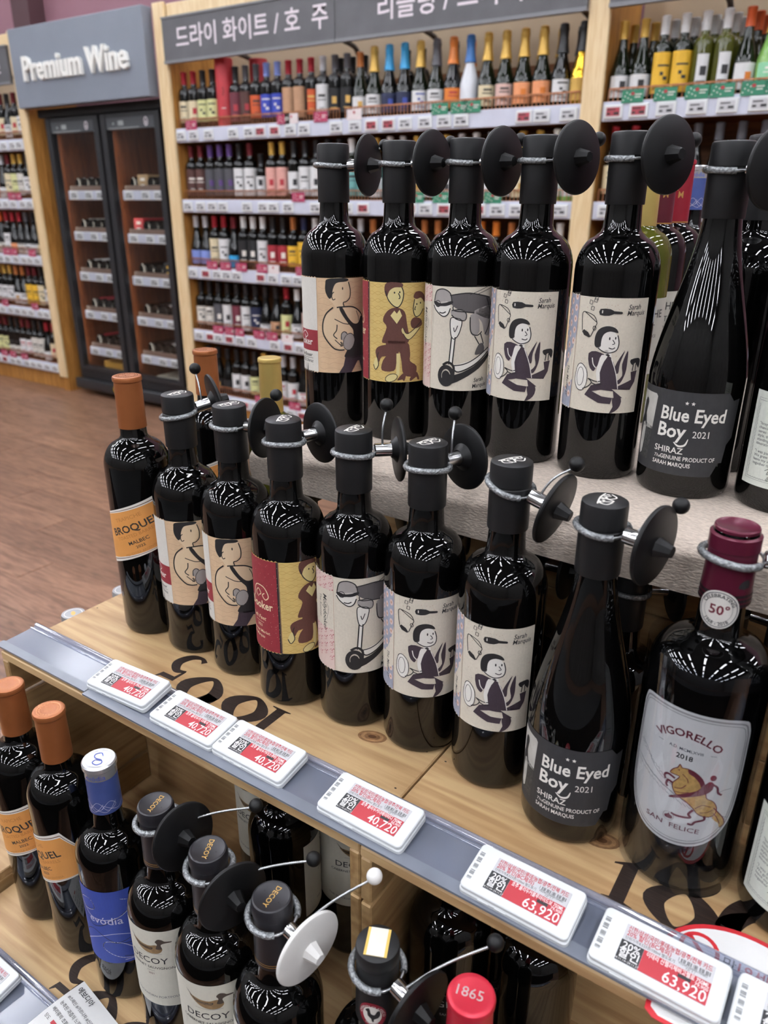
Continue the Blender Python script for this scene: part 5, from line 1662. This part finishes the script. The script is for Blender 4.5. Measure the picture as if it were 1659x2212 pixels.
def lock(label, x, y, z, az, el=0.0, tail=None, white=False, rc=.0190, long=False):
    """hoop at height z around the neck at x, y; arm pointing to azimuth az (degrees from +X)"""
    t = thing('security_tag', label, 'security tag', (x, y, z), 0, 'bottle security tags')
    t.rotation_euler = Euler((0, -rad(el), rad(az)))
    pl = LOCK_WHITE if white else LOCK_BLACK
    k = rc / .0190
    lp = obj('cable_loop', LK['loop'], CABLE, t); lp.scale = (k, k, k)
    sv = obj('cable_sleeve', LK['sleeve'], SLEEVE, t); sv.scale = (k, k, k)
    bx = rc - .0005
    obj('barrel', LK['barrel'], CHROME, t, (bx, 0, 0), (0, PI / 2, 0))
    dx = bx + .0210
    d = obj('disc', LK['disc'], pl, t, (dx, 0, 0), (0, PI / 2, 0))
    obj('flange', LK['flange'], pl, d)
    obj('cone', LK['cone'], pl, d, (0, 0, .0050))
    if tail:
        ta, te = tail                      # azimuth and elevation of the loose cable end, world degrees
        o = obj('tail_cable', LK['tail_long' if long else 'tail'], CABLE, t)
        R = t.rotation_euler.to_matrix().inverted() @ Euler((0, -rad(te), rad(ta))).to_matrix()
        o.rotation_euler = R.to_euler()
        o.location = (bx + .008, 0, .003)
        obj('ball', LK['ball'], pl, o, (.076 if long else .038, 0, .001))
    return t
UP = TOP_Z + .2785
lock('black disc security tag on the upper athlete bottle', -.540, .709, UP, 8, 0, (60, 25))
lock('black disc security tag on the upper dancing-couple bottle', -.4565, .709, UP, -7, 0, (60, 25))
lock('black disc security tag on the upper scooter bottle', -.3815, .713, UP, -12, 0, (60, 25))
lock('black disc security tag on the waiter bottle beside the scooter, upper row', -.3068, .714, UP, -19, 2, (55, 20))
lock('black disc security tag on the waiter bottle beside the charcoal label, upper row', -.2255, .714, UP, -27, 2, (50, 14))
lock('black disc security tag on the upper charcoal-label bottle', -.1425, .712, TOP_Z + .2685, -30, 0, (60, 10))
MD = MID_Z + .2785
lock('black disc security tag on the athlete bottle beside the copper cap', -.6246, .540, MD, 60, 12, (150, 60))
lock('black disc security tag on the athlete bottle beside the red-sided one', -.547, .538, MD, 10, 2, (70, 40))
lock('black disc security tag on the red-sided dancing-couple bottle', -.466, .527, MD, 72, 0)
lock('black disc security tag on the middle scooter bottle', -.3915, .537, MD, 44, 0, (100, 75))
lock('black disc security tag on the waiter bottle beside the scooter, middle row', -.3155, .541, MD, 70, 0, (110, 70))
lock('black disc security tag on the waiter bottle beside the charcoal label, middle row', -.2355, .536, MD, -5, -14, (30, 45))
lock('black disc security tag on the middle charcoal-label bottle', -.1530, .519, MID_Z + .2685, -13, -2, (45, 30))
lock('security tag looped round the burgundy capsule', -.0640, .524, MID_Z + .268, 14, -2, None, False, .0200)
LW = LOW_Z + .2725
lock('black disc security tag on the duck bottle beside the blue label', -.4665, .332, LW, -8, 10, (38, 14), False, .0196, True)
lock('black disc security tag on the middle duck bottle', -.3895, .3215, LW, -18, 3, (38, 14), False, .0196, True)
lock('white disc security tag with white ball on a duck bottle', -.3140, .3160, LW, -10, -2, (45, 35), True, .0196, True)
lock('black disc security tag on the rooster bottle with the paper strip', -.2230, .3290, LW - .006, -14, -3, (40, 30), False, .0196, True)
lock('white disc security tag on the duck bottle inside the crate', -.4340, .462, LOW_Z + .255, -4, 0, None, True, .0196)
lock('black disc security tag on the rooster bottle inside the crate', -.2305, .460, LOW_Z + .266, 38, -10, (-20, -20), False, .0196)
for x, y, az, s in ((-.385, .660, 40, 'second space'), (-.262, .655, 0, 'third space'), (-.160, .650, 30, 'behind the charcoal-label bottle'), (-.075, .665, -10, 'behind the sleeved bottle'), (-.470, .665, 45, 'aisle end')):
    lock('black security tag in the dark under the cloth shelf, ' + s, x, y, MID_Z - .1218 + .2800, az, 0)

# ================================================================== BOTTLES ON THE WALL SHELVES
BS = 18
BG = {}
def bgkind(nm, prof, H, R, capz, lz, caprad):
    BG[nm] = dict(H=H, R=R, lz=lz,
                  body=lathe_mesh('glass', prof, BS),
                  cap=lathe_mesh('capsule', capz, BS))
    u = R * 1.25
    for tagname, (z0, z1, uu) in lz.items():
        a = Art(); a.poly(CREAM, [(-uu, z0), (uu, z0), (uu, z1), (-uu, z1)])
        o = a.build('label', wrap(R), None, .008, base=.0006)
        BG[nm]['L' + tagname] = o.data
        bpy.data.objects.remove(o)
def caps(H, L, r, rb):
    return [(rb, H - L), (rb + .001, H - L), (r + .001, H - .014), (r + .0022, H - .012), (r + .0022, H - .002), (r, H)]
bgkind('bdx', bdx(.292, .0362, .185, .220, .0150, .0145), .294, .0362, caps(.294, .062, .0150, .0152), {'n': (.045, .150, .046), 't': (.035, .172, .046), 'l': (.03, .09, .046), 'r': (.045, .155, .021)}, .016)
bgkind('bur', burg(.290, .0390, .105, .220, .0155, .0148), .292, .0390, caps(.292, .062, .0150, .0156), {'n': (.030, .105, .048), 't': (.03, .115, .048), 'l': (.02, .085, .048), 'r': (.03, .1, .02)}, .016)
bgkind('chm', burg(.306, .0415, .115, .215, .0170, .0165), .310, .0415,
       [(.0245, .205), (.0255, .205), (.0200, .235), (.0178, .262), (.0178, .280), (.0192, .284), (.0192, .292), (.0175, .298), (.0175, .306), (.012, .310)], {'n': (.030, .110, .046), 't': (.03, .13, .046), 'l': (.02, .085, .046), 'r': (.03, .11, .024)}, .018)
bgkind('half', bdx(.238, .0300, .150, .180, .0140, .0135), .240, .0300, caps(.240, .05, .0140, .0142), {'n': (.035, .130, .036), 't': (.03, .14, .036), 'l': (.03, .09, .036), 'r': (.03, .11, .02)}, .016)
def print_mesh(R, rows, u=.03):
    a = Art()
    for (z, h, w, off) in rows:
        a.poly(INK, [(off - w, z), (off + w, z), (off + w, z + h), (off - w, z + h)])
    o = a.build('print', wrap(R), None, .008, base=.0012)
    d = o.data; bpy.data.objects.remove(o)
    return d
PR = {}
for k_ in BG:
    R = BG[k_]['R']; s = .75 if k_ in ('bur', 'chm') else 1.0
    PR[k_] = [print_mesh(R, [(.118 * s, .010 * s, .018, 0), (.103 * s, .004, .022, 0), (.060 * s, .003, .016, 0), (.068 * s, .003, .012, 0)]),
              print_mesh(R, [(.085 * s, .030 * s, .011, .004), (.064 * s, .004, .017, 0)]),
              print_mesh(R, [(.125 * s, .006, .022, 0), (.095 * s, .012 * s, .006, -.006), (.080 * s, .012 * s, .008, .008), (.057 * s, .003, .02, 0)])]
COLN = {}
def cm(col, kind):
    """paint for a cap or label, with its spoken name"""
    table = {'red': '#a02532', 'dred': '#6a2129', 'black': '#17171a', 'grey': '#4b4b50', 'silver': '#c4c7cc', 'white': '#dfe0e0', 'blue': '#2f6fb4', 'sky': '#2f9ad0', 'navy': '#1f2747',
             'gold': '#c9a24e', 'copper': '#b5713f', 'orange': '#d77a2b', 'yellow': '#e3b332', 'cream': '#ddd0ac', 'lime': '#d5d79a', 'tan': '#b98f6e', 'pink': '#e0a79c', 'brown': '#4f2f2a',
             'maroon': '#6a2a38', 'teal': '#6fa9a6', 'green': '#3f8a60', 'mint': '#8fd0a4', 'royal': '#3346b0', 'peri': '#7c8fd0', 'vermilion': '#c85526', 'purple': '#5a3f7c', 'peach': '#e69a6a', 'ivory': '#d8d5cc', 'rose': '#d9b7ac'}
    metal = 0.35 if kind == 'cap' and col in ('gold', 'silver', 'copper', 'red', 'dred') else 0.0
    return mat('%s_%s' % (col, kind), table[col], 0.4 if kind == 'cap' else .6, metal=metal, var=.05)
ORD = ['first', 'second', 'third', 'fourth', 'fifth', 'sixth', 'seventh', 'eighth', 'ninth', 'tenth', 'eleventh', 'twelfth', 'thirteenth', 'fourteenth', 'fifteenth', 'sixteenth', 'seventeenth', 'eighteenth', 'nineteenth', 'twentieth',
       'twenty-first', 'twenty-second', 'twenty-third', 'twenty-fourth', 'twenty-fifth', 'twenty-sixth', 'twenty-seventh', 'twenty-eighth', 'twenty-ninth', 'thirtieth', 'thirty-first', 'thirty-second', 'thirty-third', 'thirty-fourth', 'thirty-fifth', 'thirty-sixth', 'thirty-seventh', 'thirty-eighth', 'thirty-ninth', 'fortieth']
WORD = {'dred': 'dark-red', 'royal': 'royal-blue', 'sky': 'sky-blue', 'peri': 'pale-blue', 'lime': 'pale-yellow', 'ivory': 'off-white'}
GL = {'k': (GLASS_BG, 'black'), 'g': (GLASS_GREEN, 'green'), 'p': (GLASS_PALE, 'pale green'), 'r': (GLASS_ROSE, 'rose'), 'w': (GLASS_WHITE, 'white'), 'o': (GLASS_GOLD, 'gold'), 'y': (GLASS_OLIVE, 'olive')}
SHELF_H = .080
BAYNAME = {1: 'beside the cooler', 2: 'past the end post', 0: 'beyond the cooler'}
COUNT = {}
def shelf_bottle(bayn, si, x, spec, row=0, dz=0.0, dy=0.0):
    """spec: 'kind glass cap label size print'"""
    kd, gl, cap, lab, size, pr = spec.split()
    b = BG[kd]
    key = (bayn, si, row)
    COUNT[key] = COUNT.get(key, 0) + 1
    w = WORD.get(cap, cap); l = WORD.get(lab, lab)
    where = '%s along %s shelf %s%s' % (ORD[COUNT[key] - 1], SHELF_NAMES[si], BAYNAME[bayn], ', rear' if row == 1 else ', rearmost' if row else '')
    kindw = 'sparkling bottle' if kd == 'chm' else 'bottle'
    lw = '' if lab == '-' else ', %s label' % l
    t = thing('sparkling_bottle' if kd == 'chm' else 'wine_bottle', '%s-capped %s %s%s, %s' % (w, GL[gl][1], kindw, lw, where), 'wine bottle',
              (x, FACE + .055 + dy + row * .088, (SZ[si] + .0622) * W + dz), rad(-62 + random.uniform(-9, 9)), 'bottles on the %s shelf %s' % (SHELF_NAMES[si], BAYNAME[bayn]))
    obj('glass', b['body'], GL[gl][0], t)
    obj('capsule', b['cap'], cm(cap, 'cap'), t)
    if lab != '-':
        lo = obj('label', b['L' + size], cm(lab, 'label'), t)
        if pr != '-':
            c = {'k': INK, 'w': WHITEP, 'r': RED, 'o': MATS['orange_label'] if 'orange_label' in MATS else cm('orange', 'label'), 'g': EMBG, 'b': BLUEL, 'p': cm('purple', 'label')}[pr[0]]
            obj('print', PR[kd][int(pr[1])], c, lo)
    return t

def spread(xs, specs, lo=None):
    """shelf positions (wall units), nudged apart so that neighbours just touch"""
    rr = [BG[q.split()[0]]['R'] if q else .0475 for q in specs]
    X = [x * W for x in xs]
    for _ in range(400):
        for i in range(len(X) - 1):
            gap = (rr[i] + rr[i + 1] + .0012) - (X[i + 1] - X[i])
            if gap > 0:
                X[i] -= gap / 2; X[i + 1] += gap / 2
        if lo is not None:
            X[0] = max(X[0], lo + rr[0])
    return X
S1 = [-4.06, -4.0, -3.93, -3.86, -3.773, -3.695, -3.614, -3.531, -3.449, -3.366, -3.28, -3.196, -3.124, -3.036, -2.967, -2.882, -2.746, -2.648, -2.561, -2.455, -2.364, -2.266, -2.171, -2.065, -1.975, -1.874, -1.784, -1.681, -1.584, -1.498]
S1spec = ['bdx k red cream n k0', 'bdx k red cream n r1', 'bdx k black lime n k2', 'bdx k black lime n k2', None, 'bdx k black maroon t r1', 'bdx k grey brown t r1', 'bdx k grey vermilion n k0', 'bdx k peri royal n w2', 'bdx k peri royal n w2',
          'bdx k red tan t -', 'bdx k red tan t -', 'bdx k red vermilion r g0', 'bdx k silver white t k0', 'bdx k grey black n g1', 'bdx k grey black n g1', 'bur g copper white n g1', 'chm g gold white n k0', 'chm k sky navy n b1', 'chm k sky navy n b1',
          'chm g gold white n b2', 'chm g grey white n k0', 'chm k orange orange n r0', 'chm w blue - n -', 'chm g gold cream n k0', 'chm g gold rose n k0', 'chm g gold peach n o1', 'chm g gold peach n o1', 'chm k black white n k2', 'chm o black gold n -']
S1 = spread(S1, S1spec, -4.10 * W)
for x, s in zip(S1, S1spec):
    if s is not None:
        shelf_bottle(1, 0, x, s)
for i in (21, 22, 24, 25, 26, 27, 28):
    shelf_bottle(1, 0, S1[i] + .042, S1spec[i], row=1)
for i in (13, 14, 15, 18, 19):
    shelf_bottle(1, 0, S1[i] + .04, 'bdx k black - n -', row=1)
# red gift tubes
for x, y, lb in ((S1[4], FACE + .06, 'tall red gift tube standing among bottles on the top shelf'), ((S1[5] + S1[6]) / 2 + .02, FACE + .175, 'red gift tube half hidden behind the top shelf bottles')):
    t = thing('gift_tube', lb, 'gift tube', (x, y, (SZ[0] + .0622) * W))
    tb = obj('tube', lathe_mesh('tube', [(.046, 0), (.046, .28)], 24), mat('red_gift_paper', '#b8323a', .5, var=.04), t)
    obj('lid', lathe_mesh('lid', [(.0475, .262), (.0475, .335), (.046, .337), (0, .337)], 24), MATS['red_gift_paper'], t)
    a = Art(); a.poly(WHITEP, [(-.012, .10), (.012, .10), (.012, .104), (-.012, .104)]); a.stroke(MATTE_BLACK, [(-.002, .16), (.004, .18), (.0, .20)], .003)
    o = a.build('tube_print', wrap(.046), tb, .006, base=.0008); o.rotation_euler = (0, 0, rad(-62))

S2 = [-4.045, -3.968, -3.872, -3.795, -3.712, -3.629, -3.539, -3.452, -3.362, -3.28, -3.186, -3.091, -3.010]
S2spec = ['bdx k dred brown t w0', 'bdx k dred brown t w0', 'bdx k purple grey t p1', 'bdx k purple grey t p1', 'bdx k purple grey t p1', 'bdx k black white t k2', 'bdx k dred white t k2', 'half k black white n k1', 'bdx k gold pink t r1', 'bdx k gold pink t r1', 'bdx k black white n k1', 'bdx k black white t k0', 'bdx k black white t k1']
x = -2.93
pool2 = ['bdx k black cream t k0', 'bdx k black tan t k2', 'bdx g white teal t k0', 'bdx g silver teal t w2', 'bur g gold white t k1', 'bdx y white ivory t k0', 'bdx g silver white t k2', 'bur g gold cream t g1', 'bdx p white white t b1', 'bdx g white navy t w0', 'bdx y silver white n k1', 'bdx y gold white t k0', 'bur g copper yellow t k1', 'bdx g silver green t w2']
i = 0
while x < -1.47:
    S2.append(round(x, 3)); S2spec.append(pool2[i % len(pool2)] if random.random() < .3 else pool2[(i // 2) % len(pool2)]); x += .0845; i += 1
for x, s in zip(spread(S2, S2spec, -4.10 * W), S2spec):
    shelf_bottle(1, 1, x, s)
S3 = [-4.04, -3.965, -3.885, -3.800, -3.718, -3.637, -3.556, -3.475, -3.395, -3.315, -3.235, -3.155, -3.075]
S3spec = ['bur k silver peri n -', 'bur k silver peri n -', 'bdx k red cream t k0', 'bdx k red white t k2', 'bur k dred sky l -', 'bdx k white black t w1', 'bdx k white black t w1', 'bdx k white white t k2', 'bdx k black red n w1', 'bdx k black red n w1', 'bdx k copper yellow n k0', 'bdx k navy yellow t k2', 'bur k white grey n -']
x = -2.99; i = 0
pool3 = ['bdx k black navy n w0', 'bdx k silver pink t -', 'bur k copper black n g1', 'bdx k grey white n k0', 'bdx k copper pink t w1', 'bur k gold black n g0', 'bdx k orange black n w2', 'bur k copper brown n -', 'bdx k white red n w0', 'bdx k black yellow n k1']
while x < -1.47:
    S3.append(round(x, 3)); S3spec.append(pool3[(i // 2) % len(pool3)]); x += .0845; i += 1
for x, s in zip(spread(S3, S3spec, -4.10 * W), S3spec):
    shelf_bottle(1, 2, x, s)
S4 = [-4.04, -3.962, -3.884, -3.806, -3.728, -3.650, -3.572, -3.484, -3.394, -3.306, -3.222, -3.138, -3.055, -2.975]
S4spec = (['bdx k black ivory n k2', 'bdx k black ivory n k0', 'bdx k black grey t w1', 'bdx k black white t k1', 'bdx k black maroon t w1', 'bdx k black white t k0', 'bdx k black navy t w2', 'bur k black white l k0', 'bur k black tan n k1', 'bdx k red lime n r1', 'bur k white white n k2', 'bdx k black rose t k1', 'bdx k black white t k0', 'bdx k red cream n k0'])
for x, s in zip(spread(S4, S4spec, -4.10 * W), S4spec):
    shelf_bottle(1, 3, x, s)
S5 = [-4.02, -3.93, -3.85, -3.77, -3.69, -3.60, -3.51, -3.43, -3.345, -3.26, -3.175, -3.09, -3.0]
S5spec = (['bur k black black n g1', 'bur k black black n g1', 'bur k black black n -', 'bdx k black white n k1', 'bdx k black white n k1', 'bdx k black lime n k0', 'bdx k gold cream n k2', 'bdx k black white n k2', 'bdx k silver white n r0', 'bdx k silver white n r1', 'bur k black white n r2', 'bdx k silver white t k1', 'bdx k black rose n k0'])
for x, s in zip(spread(S5, S5spec, -4.10 * W), S5spec):
    shelf_bottle(1, 4, x, s)
# past the end post
P1s = ['bur g gold white n k1', 'bur g gold white n k1', 'bdx g white yellow t k2', 'bdx g white yellow t k2', 'bdx y white white r k1', 'bdx y white white r k1', 'bur g vermilion white t o1', 'chm p gold mint n w0', 'chm p gold mint n w0', 'bdx g white lime n k0']
P1 = spread([-1.29, -1.214, -1.115, -1.031, -.954, -.879, -.798, -.705, -.61, -.52], P1s, -1.335 * W)
for x, s in zip(P1, P1s):
    shelf_bottle(2, 0, x, s)
for r_ in (1, 2):
    for k_ in range(7):
        q = P1s[k_].split()
        shelf_bottle(2, 0, P1[k_] + .012 * r_, '%s %s %s - n -' % tuple(q[:3]), row=r_)
for k_, x in enumerate([-1.28, -1.19, -1.10, -1.01, -.92, -.83, -.74, -.65]):
    shelf_bottle(2, 1, x * W, 'bur k grey black n g1' if x > -1.0 else 'bdx k red cream n k0')
for x in [-1.28, -1.19, -1.10, -1.01, -.92, -.83]:
    shelf_bottle(2, 2, x * W, 'bdx k black white n k0')
# far side of the cooler
rows = [(0, [-6.30, -6.22, -6.13, -6.04, -5.955, -5.87, -5.785], ['bdx k dred cream n k0', 'bdx k dred cream n r1', 'bdx k dred cream n k0', 'bdx k dred cream n r1', 'bur k black white n k0', 'bdx k dred cream n r1', 'bdx k black white n k2']),
        (1, [-6.42, -6.33, -6.245, -6.16, -6.075, -5.99, -5.905, -5.82], ['bdx k black white n k0', 'bur r silver - n -', 'bur r silver - n -', 'bur k silver white l -', 'bdx k dred cream t k2', 'bdx k gold lime t k0', 'bdx k gold ivory t k0', 'bdx k black white n k2']),
        (2, [-6.48, -6.39, -6.305, -6.215, -6.13, -6.04, -5.95, -5.86, -5.78], ['bur k red ivory l k0', 'bur k red ivory l k0', 'bur k vermilion ivory l k2', 'bdx k red white n k0', 'bur k red peach l -', 'bur k red ivory l k0', 'bur k grey white l k2', 'bur k black white l k0', 'bur k dred cream l k0']),
        (3, [-6.55, -6.46, -6.375, -6.29, -6.205, -6.12, -6.035, -5.95, -5.865, -5.785], ['bdx k navy navy n w0', 'bdx k gold white n k0', 'bdx k gold white n k0', 'bdx k gold white n k2', 'bur k copper white n g1', 'bur k copper white n k0', 'bdx k dred yellow t k0', 'bdx k dred yellow t k0', 'bdx k black cream t k2', 'bdx k silver white n k0']),
        (4, [-6.67, -6.585, -6.50, -6.415, -6.33, -6.245, -6.16, -6.075, -5.99, -5.905, -5.82], ['bdx k dred lime n k0', 'bdx k dred lime n k0', 'bdx k dred lime n k2', 'bdx k black ivory l k0', 'bdx k black ivory l k0', 'bdx k dred white n r0', 'bdx k dred white n r0', 'bdx k black ivory t k0', 'bdx k black ivory t k0', 'bur k red white l -', 'bdx k red cream n r1'])]
for si, xs, ss in rows:
    for x, s in zip(spread(xs, ss), ss):
        shelf_bottle(0, si, x - .02, s)

# ================================================================== SMALL PRICE TAGS AND PROMOTION CARDS ON THE WALL SHELVES
STAG = box_mesh('case', -.043, .043, -.008, 0, -.029, .029, .004)
SSCR = box_mesh('screen', -.030, .030, -.0092, -.0078, -.017, .017)
SINK = [print_mesh(.5, [(0, 0.001, .001, 0)])]
_a = Art(); _a.poly(INK, [(.004, -.012), (.027, -.012), (.027, -.002), (.004, -.002)]); _a.poly(INK, [(-.027, .006), (.012, .006), (.012, .011), (-.027, .011)]); _a.poly(INK, [(-.027, -.012), (-.012, -.012), (-.012, -.004), (-.027, -.004)])
_o = _a.build('digits', front_map(0, -.0095, 0), None); SDIG = _o.data; bpy.data.objects.remove(_o)
REDSCR = mat('eink_red', '#a8424c', .5, var=.05)
def small_tag(x, z, where, red=False):
    t = thing('price_tag', 'small shelf price tag%s, %s' % (' with red screen' if red else '', where), 'price tag', (x * W, FACE - .0055, z * W), 0, 'small shelf price tags')
    t.scale = (W, W, W)
    obj('case', STAG, WHITE_PLASTIC, t)
    s = obj('screen', SSCR, REDSCR if red else EINK, t)
    obj('digits', SDIG, INK, s)
PCARD = box_mesh('card', -.048, .048, -.001, .001, 0, .052)
def promo(x, z, where, col, rnd=False):
    cname = {'#2f7d5e': 'green', '#a83a5c': 'magenta', '#e8dcdc': 'white'}[col]
    t = thing('promotion_card', 'small %s promotion card, %s' % (cname, where), 'card', (x * W, FACE - .009, z * W), 0, 'promotion cards')
    t.scale = (W, W, W)
    c = obj('card', PCARD, flat(col), t)
    obj('card_print', PRN, WHITEP, c)
_a = Art(); _a.poly(WHITEP, [(.010, .030), (.040, .030), (.040, .034), (.010, .034)]); _a.poly(WHITEP, [(.010, .020), (.034, .020), (.034, .024), (.010, .024)]); _a.ell(RED, .0, .036, .008, .007, 10)
for i in range(6): _a.ell(WHITEP, -.04 + i * .007, .012 + (i * 7 % 5) * .007, .003, .003, 6)
_o = _a.build('card_print', front_map(0, -.0012, 0), None); PRN = _o.data; bpy.data.objects.remove(_o)
def tag_row(bayn, si, x0, x1, n, reds=(), skip=()):
    for i in range(n):
        if i in skip:
            continue
        x = x0 + (x1 - x0) * (i + .5) / n + random.uniform(-.015, .015)
        small_tag(x, SZ[si] + .037, '%s along the %s shelf %s' % (ORD[i], SHELF_NAMES[si], BAYNAME[bayn]), i in reds)
tag_row(1, 0, -4.09, -1.44, 24, (6, 7, 13, 14, 21), (3, 10, 19, 20)); tag_row(1, 1, -4.09, -1.44, 25, (13, 16, 18, 20), (4, 9, 14)); tag_row(1, 2, -4.09, -1.44, 26, (1, 6, 15), (5, 12))
tag_row(1, 3, -4.09, -2.9, 12, (1, 3, 8), (6,)); tag_row(1, 4, -4.09, -2.9, 12, (4, 9), (2,))
tag_row(2, 0, -1.33, -.4, 8, (0, 1), ()); tag_row(2, 1, -1.33, -.4, 8, (), (3,)); tag_row(2, 2, -1.33, -.8, 4, (), ())
for si in range(5):
    tag_row(0, si, -6.75, -5.73, 10, (2,) if si == 4 else (), ())
CARDN = {}
GRN, MAG, WHT = '#2f7d5e', '#a83a5c', '#e8dcdc'
for k_, (bn, si, x, c) in enumerate([(1, 0, -2.06, GRN), (1, 0, -2.17, GRN), (1, 0, -1.99, GRN), (2, 0, -1.20, GRN), (2, 0, -1.06, GRN), (2, 0, -.93, GRN), (2, 0, -.83, GRN), (2, 0, -.71, GRN), (2, 0, -.62, GRN),
                                     (1, 0, -3.95, MAG), (1, 0, -3.20, MAG), (1, 0, -2.93, MAG), (1, 0, -3.14, WHT), (1, 0, -2.70, WHT), (1, 1, -3.11, MAG), (1, 1, -2.3, GRN), (1, 1, -2.15, GRN), (1, 1, -2.0, GRN), (1, 1, -1.85, GRN), (1, 1, -1.65, GRN),
                                     (1, 2, -3.86, MAG), (1, 2, -3.74, MAG), (1, 2, -3.60, MAG), (1, 2, -3.42, MAG), (1, 2, -3.33, WHT), (1, 2, -3.10, MAG), (1, 2, -3.0, MAG), (1, 3, -3.85, MAG), (1, 3, -3.74, MAG), (1, 3, -3.66, MAG), (1, 3, -3.48, MAG), (1, 3, -3.37, MAG), (1, 3, -3.24, WHT), (1, 4, -3.50, MAG), (1, 4, -3.2, MAG),
                                     (0, 1, -6.0, MAG), (0, 1, -5.92, MAG), (0, 2, -6.2, MAG), (0, 2, -6.1, MAG), (0, 2, -5.85, MAG), (0, 3, -6.35, MAG), (0, 3, -5.93, MAG), (0, 4, -6.5, MAG), (0, 4, -6.37, MAG), (0, 4, -6.2, MAG)]):
    CARDN.setdefault((bn, si), [-1])
    promo(x, SZ[si] + .068, '%s card on %s shelf %s' % (ORD[CARDN.setdefault((bn, si), [-1])[0] + 1], SHELF_NAMES[si], BAYNAME[bn]), c)
    CARDN[(bn, si)][0] += 1

# ================================================================== INSIDE THE COOLER: BOTTLES LYING DOWN, BOXES
LYB = BG['bdx']
CX, CY = -4.88 * W, FACE + .05
def lying(x, z, lab, where, dy=0.0, cap='black'):
    t = thing('wine_bottle', '%s-labelled bottle lying in the cooler, %s' % (WORD.get(lab, lab) if lab != '-' else 'un', where) if lab != '-' else 'dark bottle lying in the cooler, %s' % where,
              'wine bottle', (x, CY + .075 + dy, z), 0, 'bottles lying in the cooler')
    t.rotation_euler = (-PI / 2, 0, 0)
    obj('glass', LYB['body'], GLASS_BG, t)
    obj('capsule', LYB['cap'], cm(cap, 'cap'), t)
    if lab != '-':
        lo = obj('label', LYB['Lt'], cm(lab, 'label'), t, None, (0, 0, rad(-90)))
side = {-0.31: 'aisle door', 0.31: 'inner door'}
cont = {(-.31, 0): ['white', 'white', 'cream', 'white'], (-.31, 1): ['ivory', 'ivory', 'cream'], (-.31, 2): ['white', 'white', 'ivory', '-', 'white'], (-.31, 3): ['red', 'red', '-', 'navy'], (-.31, 4): ['red', '-', 'white', 'white'],
        (.31, 0): ['-', '#kraft', '-', '-'], (.31, 1): ['#red', '-', '-', '-'], (.31, 2): ['-', '-', '-', '#dark'], (.31, 3): ['-', 'black', 'white', 'tan'], (.31, 4): ['-', 'black', 'white', 'white']}
for (sx, i), L_ in cont.items():
    z = (CSZ[i] + .0685) * W
    for k_, c in enumerate(L_):
        x = CX + sx * W - .145 + k_ * .080
        where = '%s shelf, %s, %s along' % (SHELF_NAMES[i], side[sx], ORD[k_])
        if c.startswith('#'):
            col = {'#kraft': '#a88b64', '#red': '#b5242e', '#dark': '#2a2a2c'}[c]
            nm_ = {'#kraft': 'kraft', '#red': 'bright red', '#dark': 'black'}[c]
            t = thing('gift_box', '%s wine gift box lying on a shelf in the cooler' % nm_, 'gift box', (x, CY + .08, z + .0005))
            bxm = obj('box', box_mesh('box', -.045, .045, 0, .29, 0, .085, .002), flat(col), t)
            a = Art(); a.poly(WHITEP if c != '#dark' else cm('yellow', 'label'), [(-.02, .05), (.02, .05), (.02, .065), (-.02, .065)]); a.poly(WHITEP if c != '#dark' else cm('yellow', 'label'), [(-.02, .02), (.015, .02), (.015, .028), (-.02, .028)])
            a.build('box_print', front_map(0, -.0002, 0), bxm)
        else:
            lying(x, z + .0378, c, where)
    for k_, dx in enumerate((-.15, 0.02, .15)):
        t = thing('price_tag', 'small price tag, cooler %s shelf, %s, %s tag' % (SHELF_NAMES[i], side[sx], ORD[k_]), 'price tag', (CX + (sx + dx) * W, CY + .0262, (CSZ[i] + .03) * W), 0, 'small cooler price tags')
        t.scale = (W, W, W)
        obj('case', STAG, WHITE_PLASTIC, t); s = obj('screen', SSCR, EINK, t); obj('digits', SDIG, INK, s)
for x, col, lb, w, h in ((CX - .27, '#c9973f', 'amber cardboard gift box on the cooler floor behind the aisle door', .15, .14), (CX + .25, '#b9b6a8', 'pale gift box on the cooler floor behind the inner door', .12, .10)):
    t = thing('gift_box', lb, 'gift box', (x, CY + .09, .0885))
    b_ = obj('box', box_mesh('box', -w, w, 0, .2, 0, h, .002), flat(col), t)
    a = Art(); a.poly(WHITEP, [(-.04, h * .4), (.04, h * .4), (.04, h * .5), (-.04, h * .5)]); a.build('box_print', front_map(0, -.0002, 0), b_)
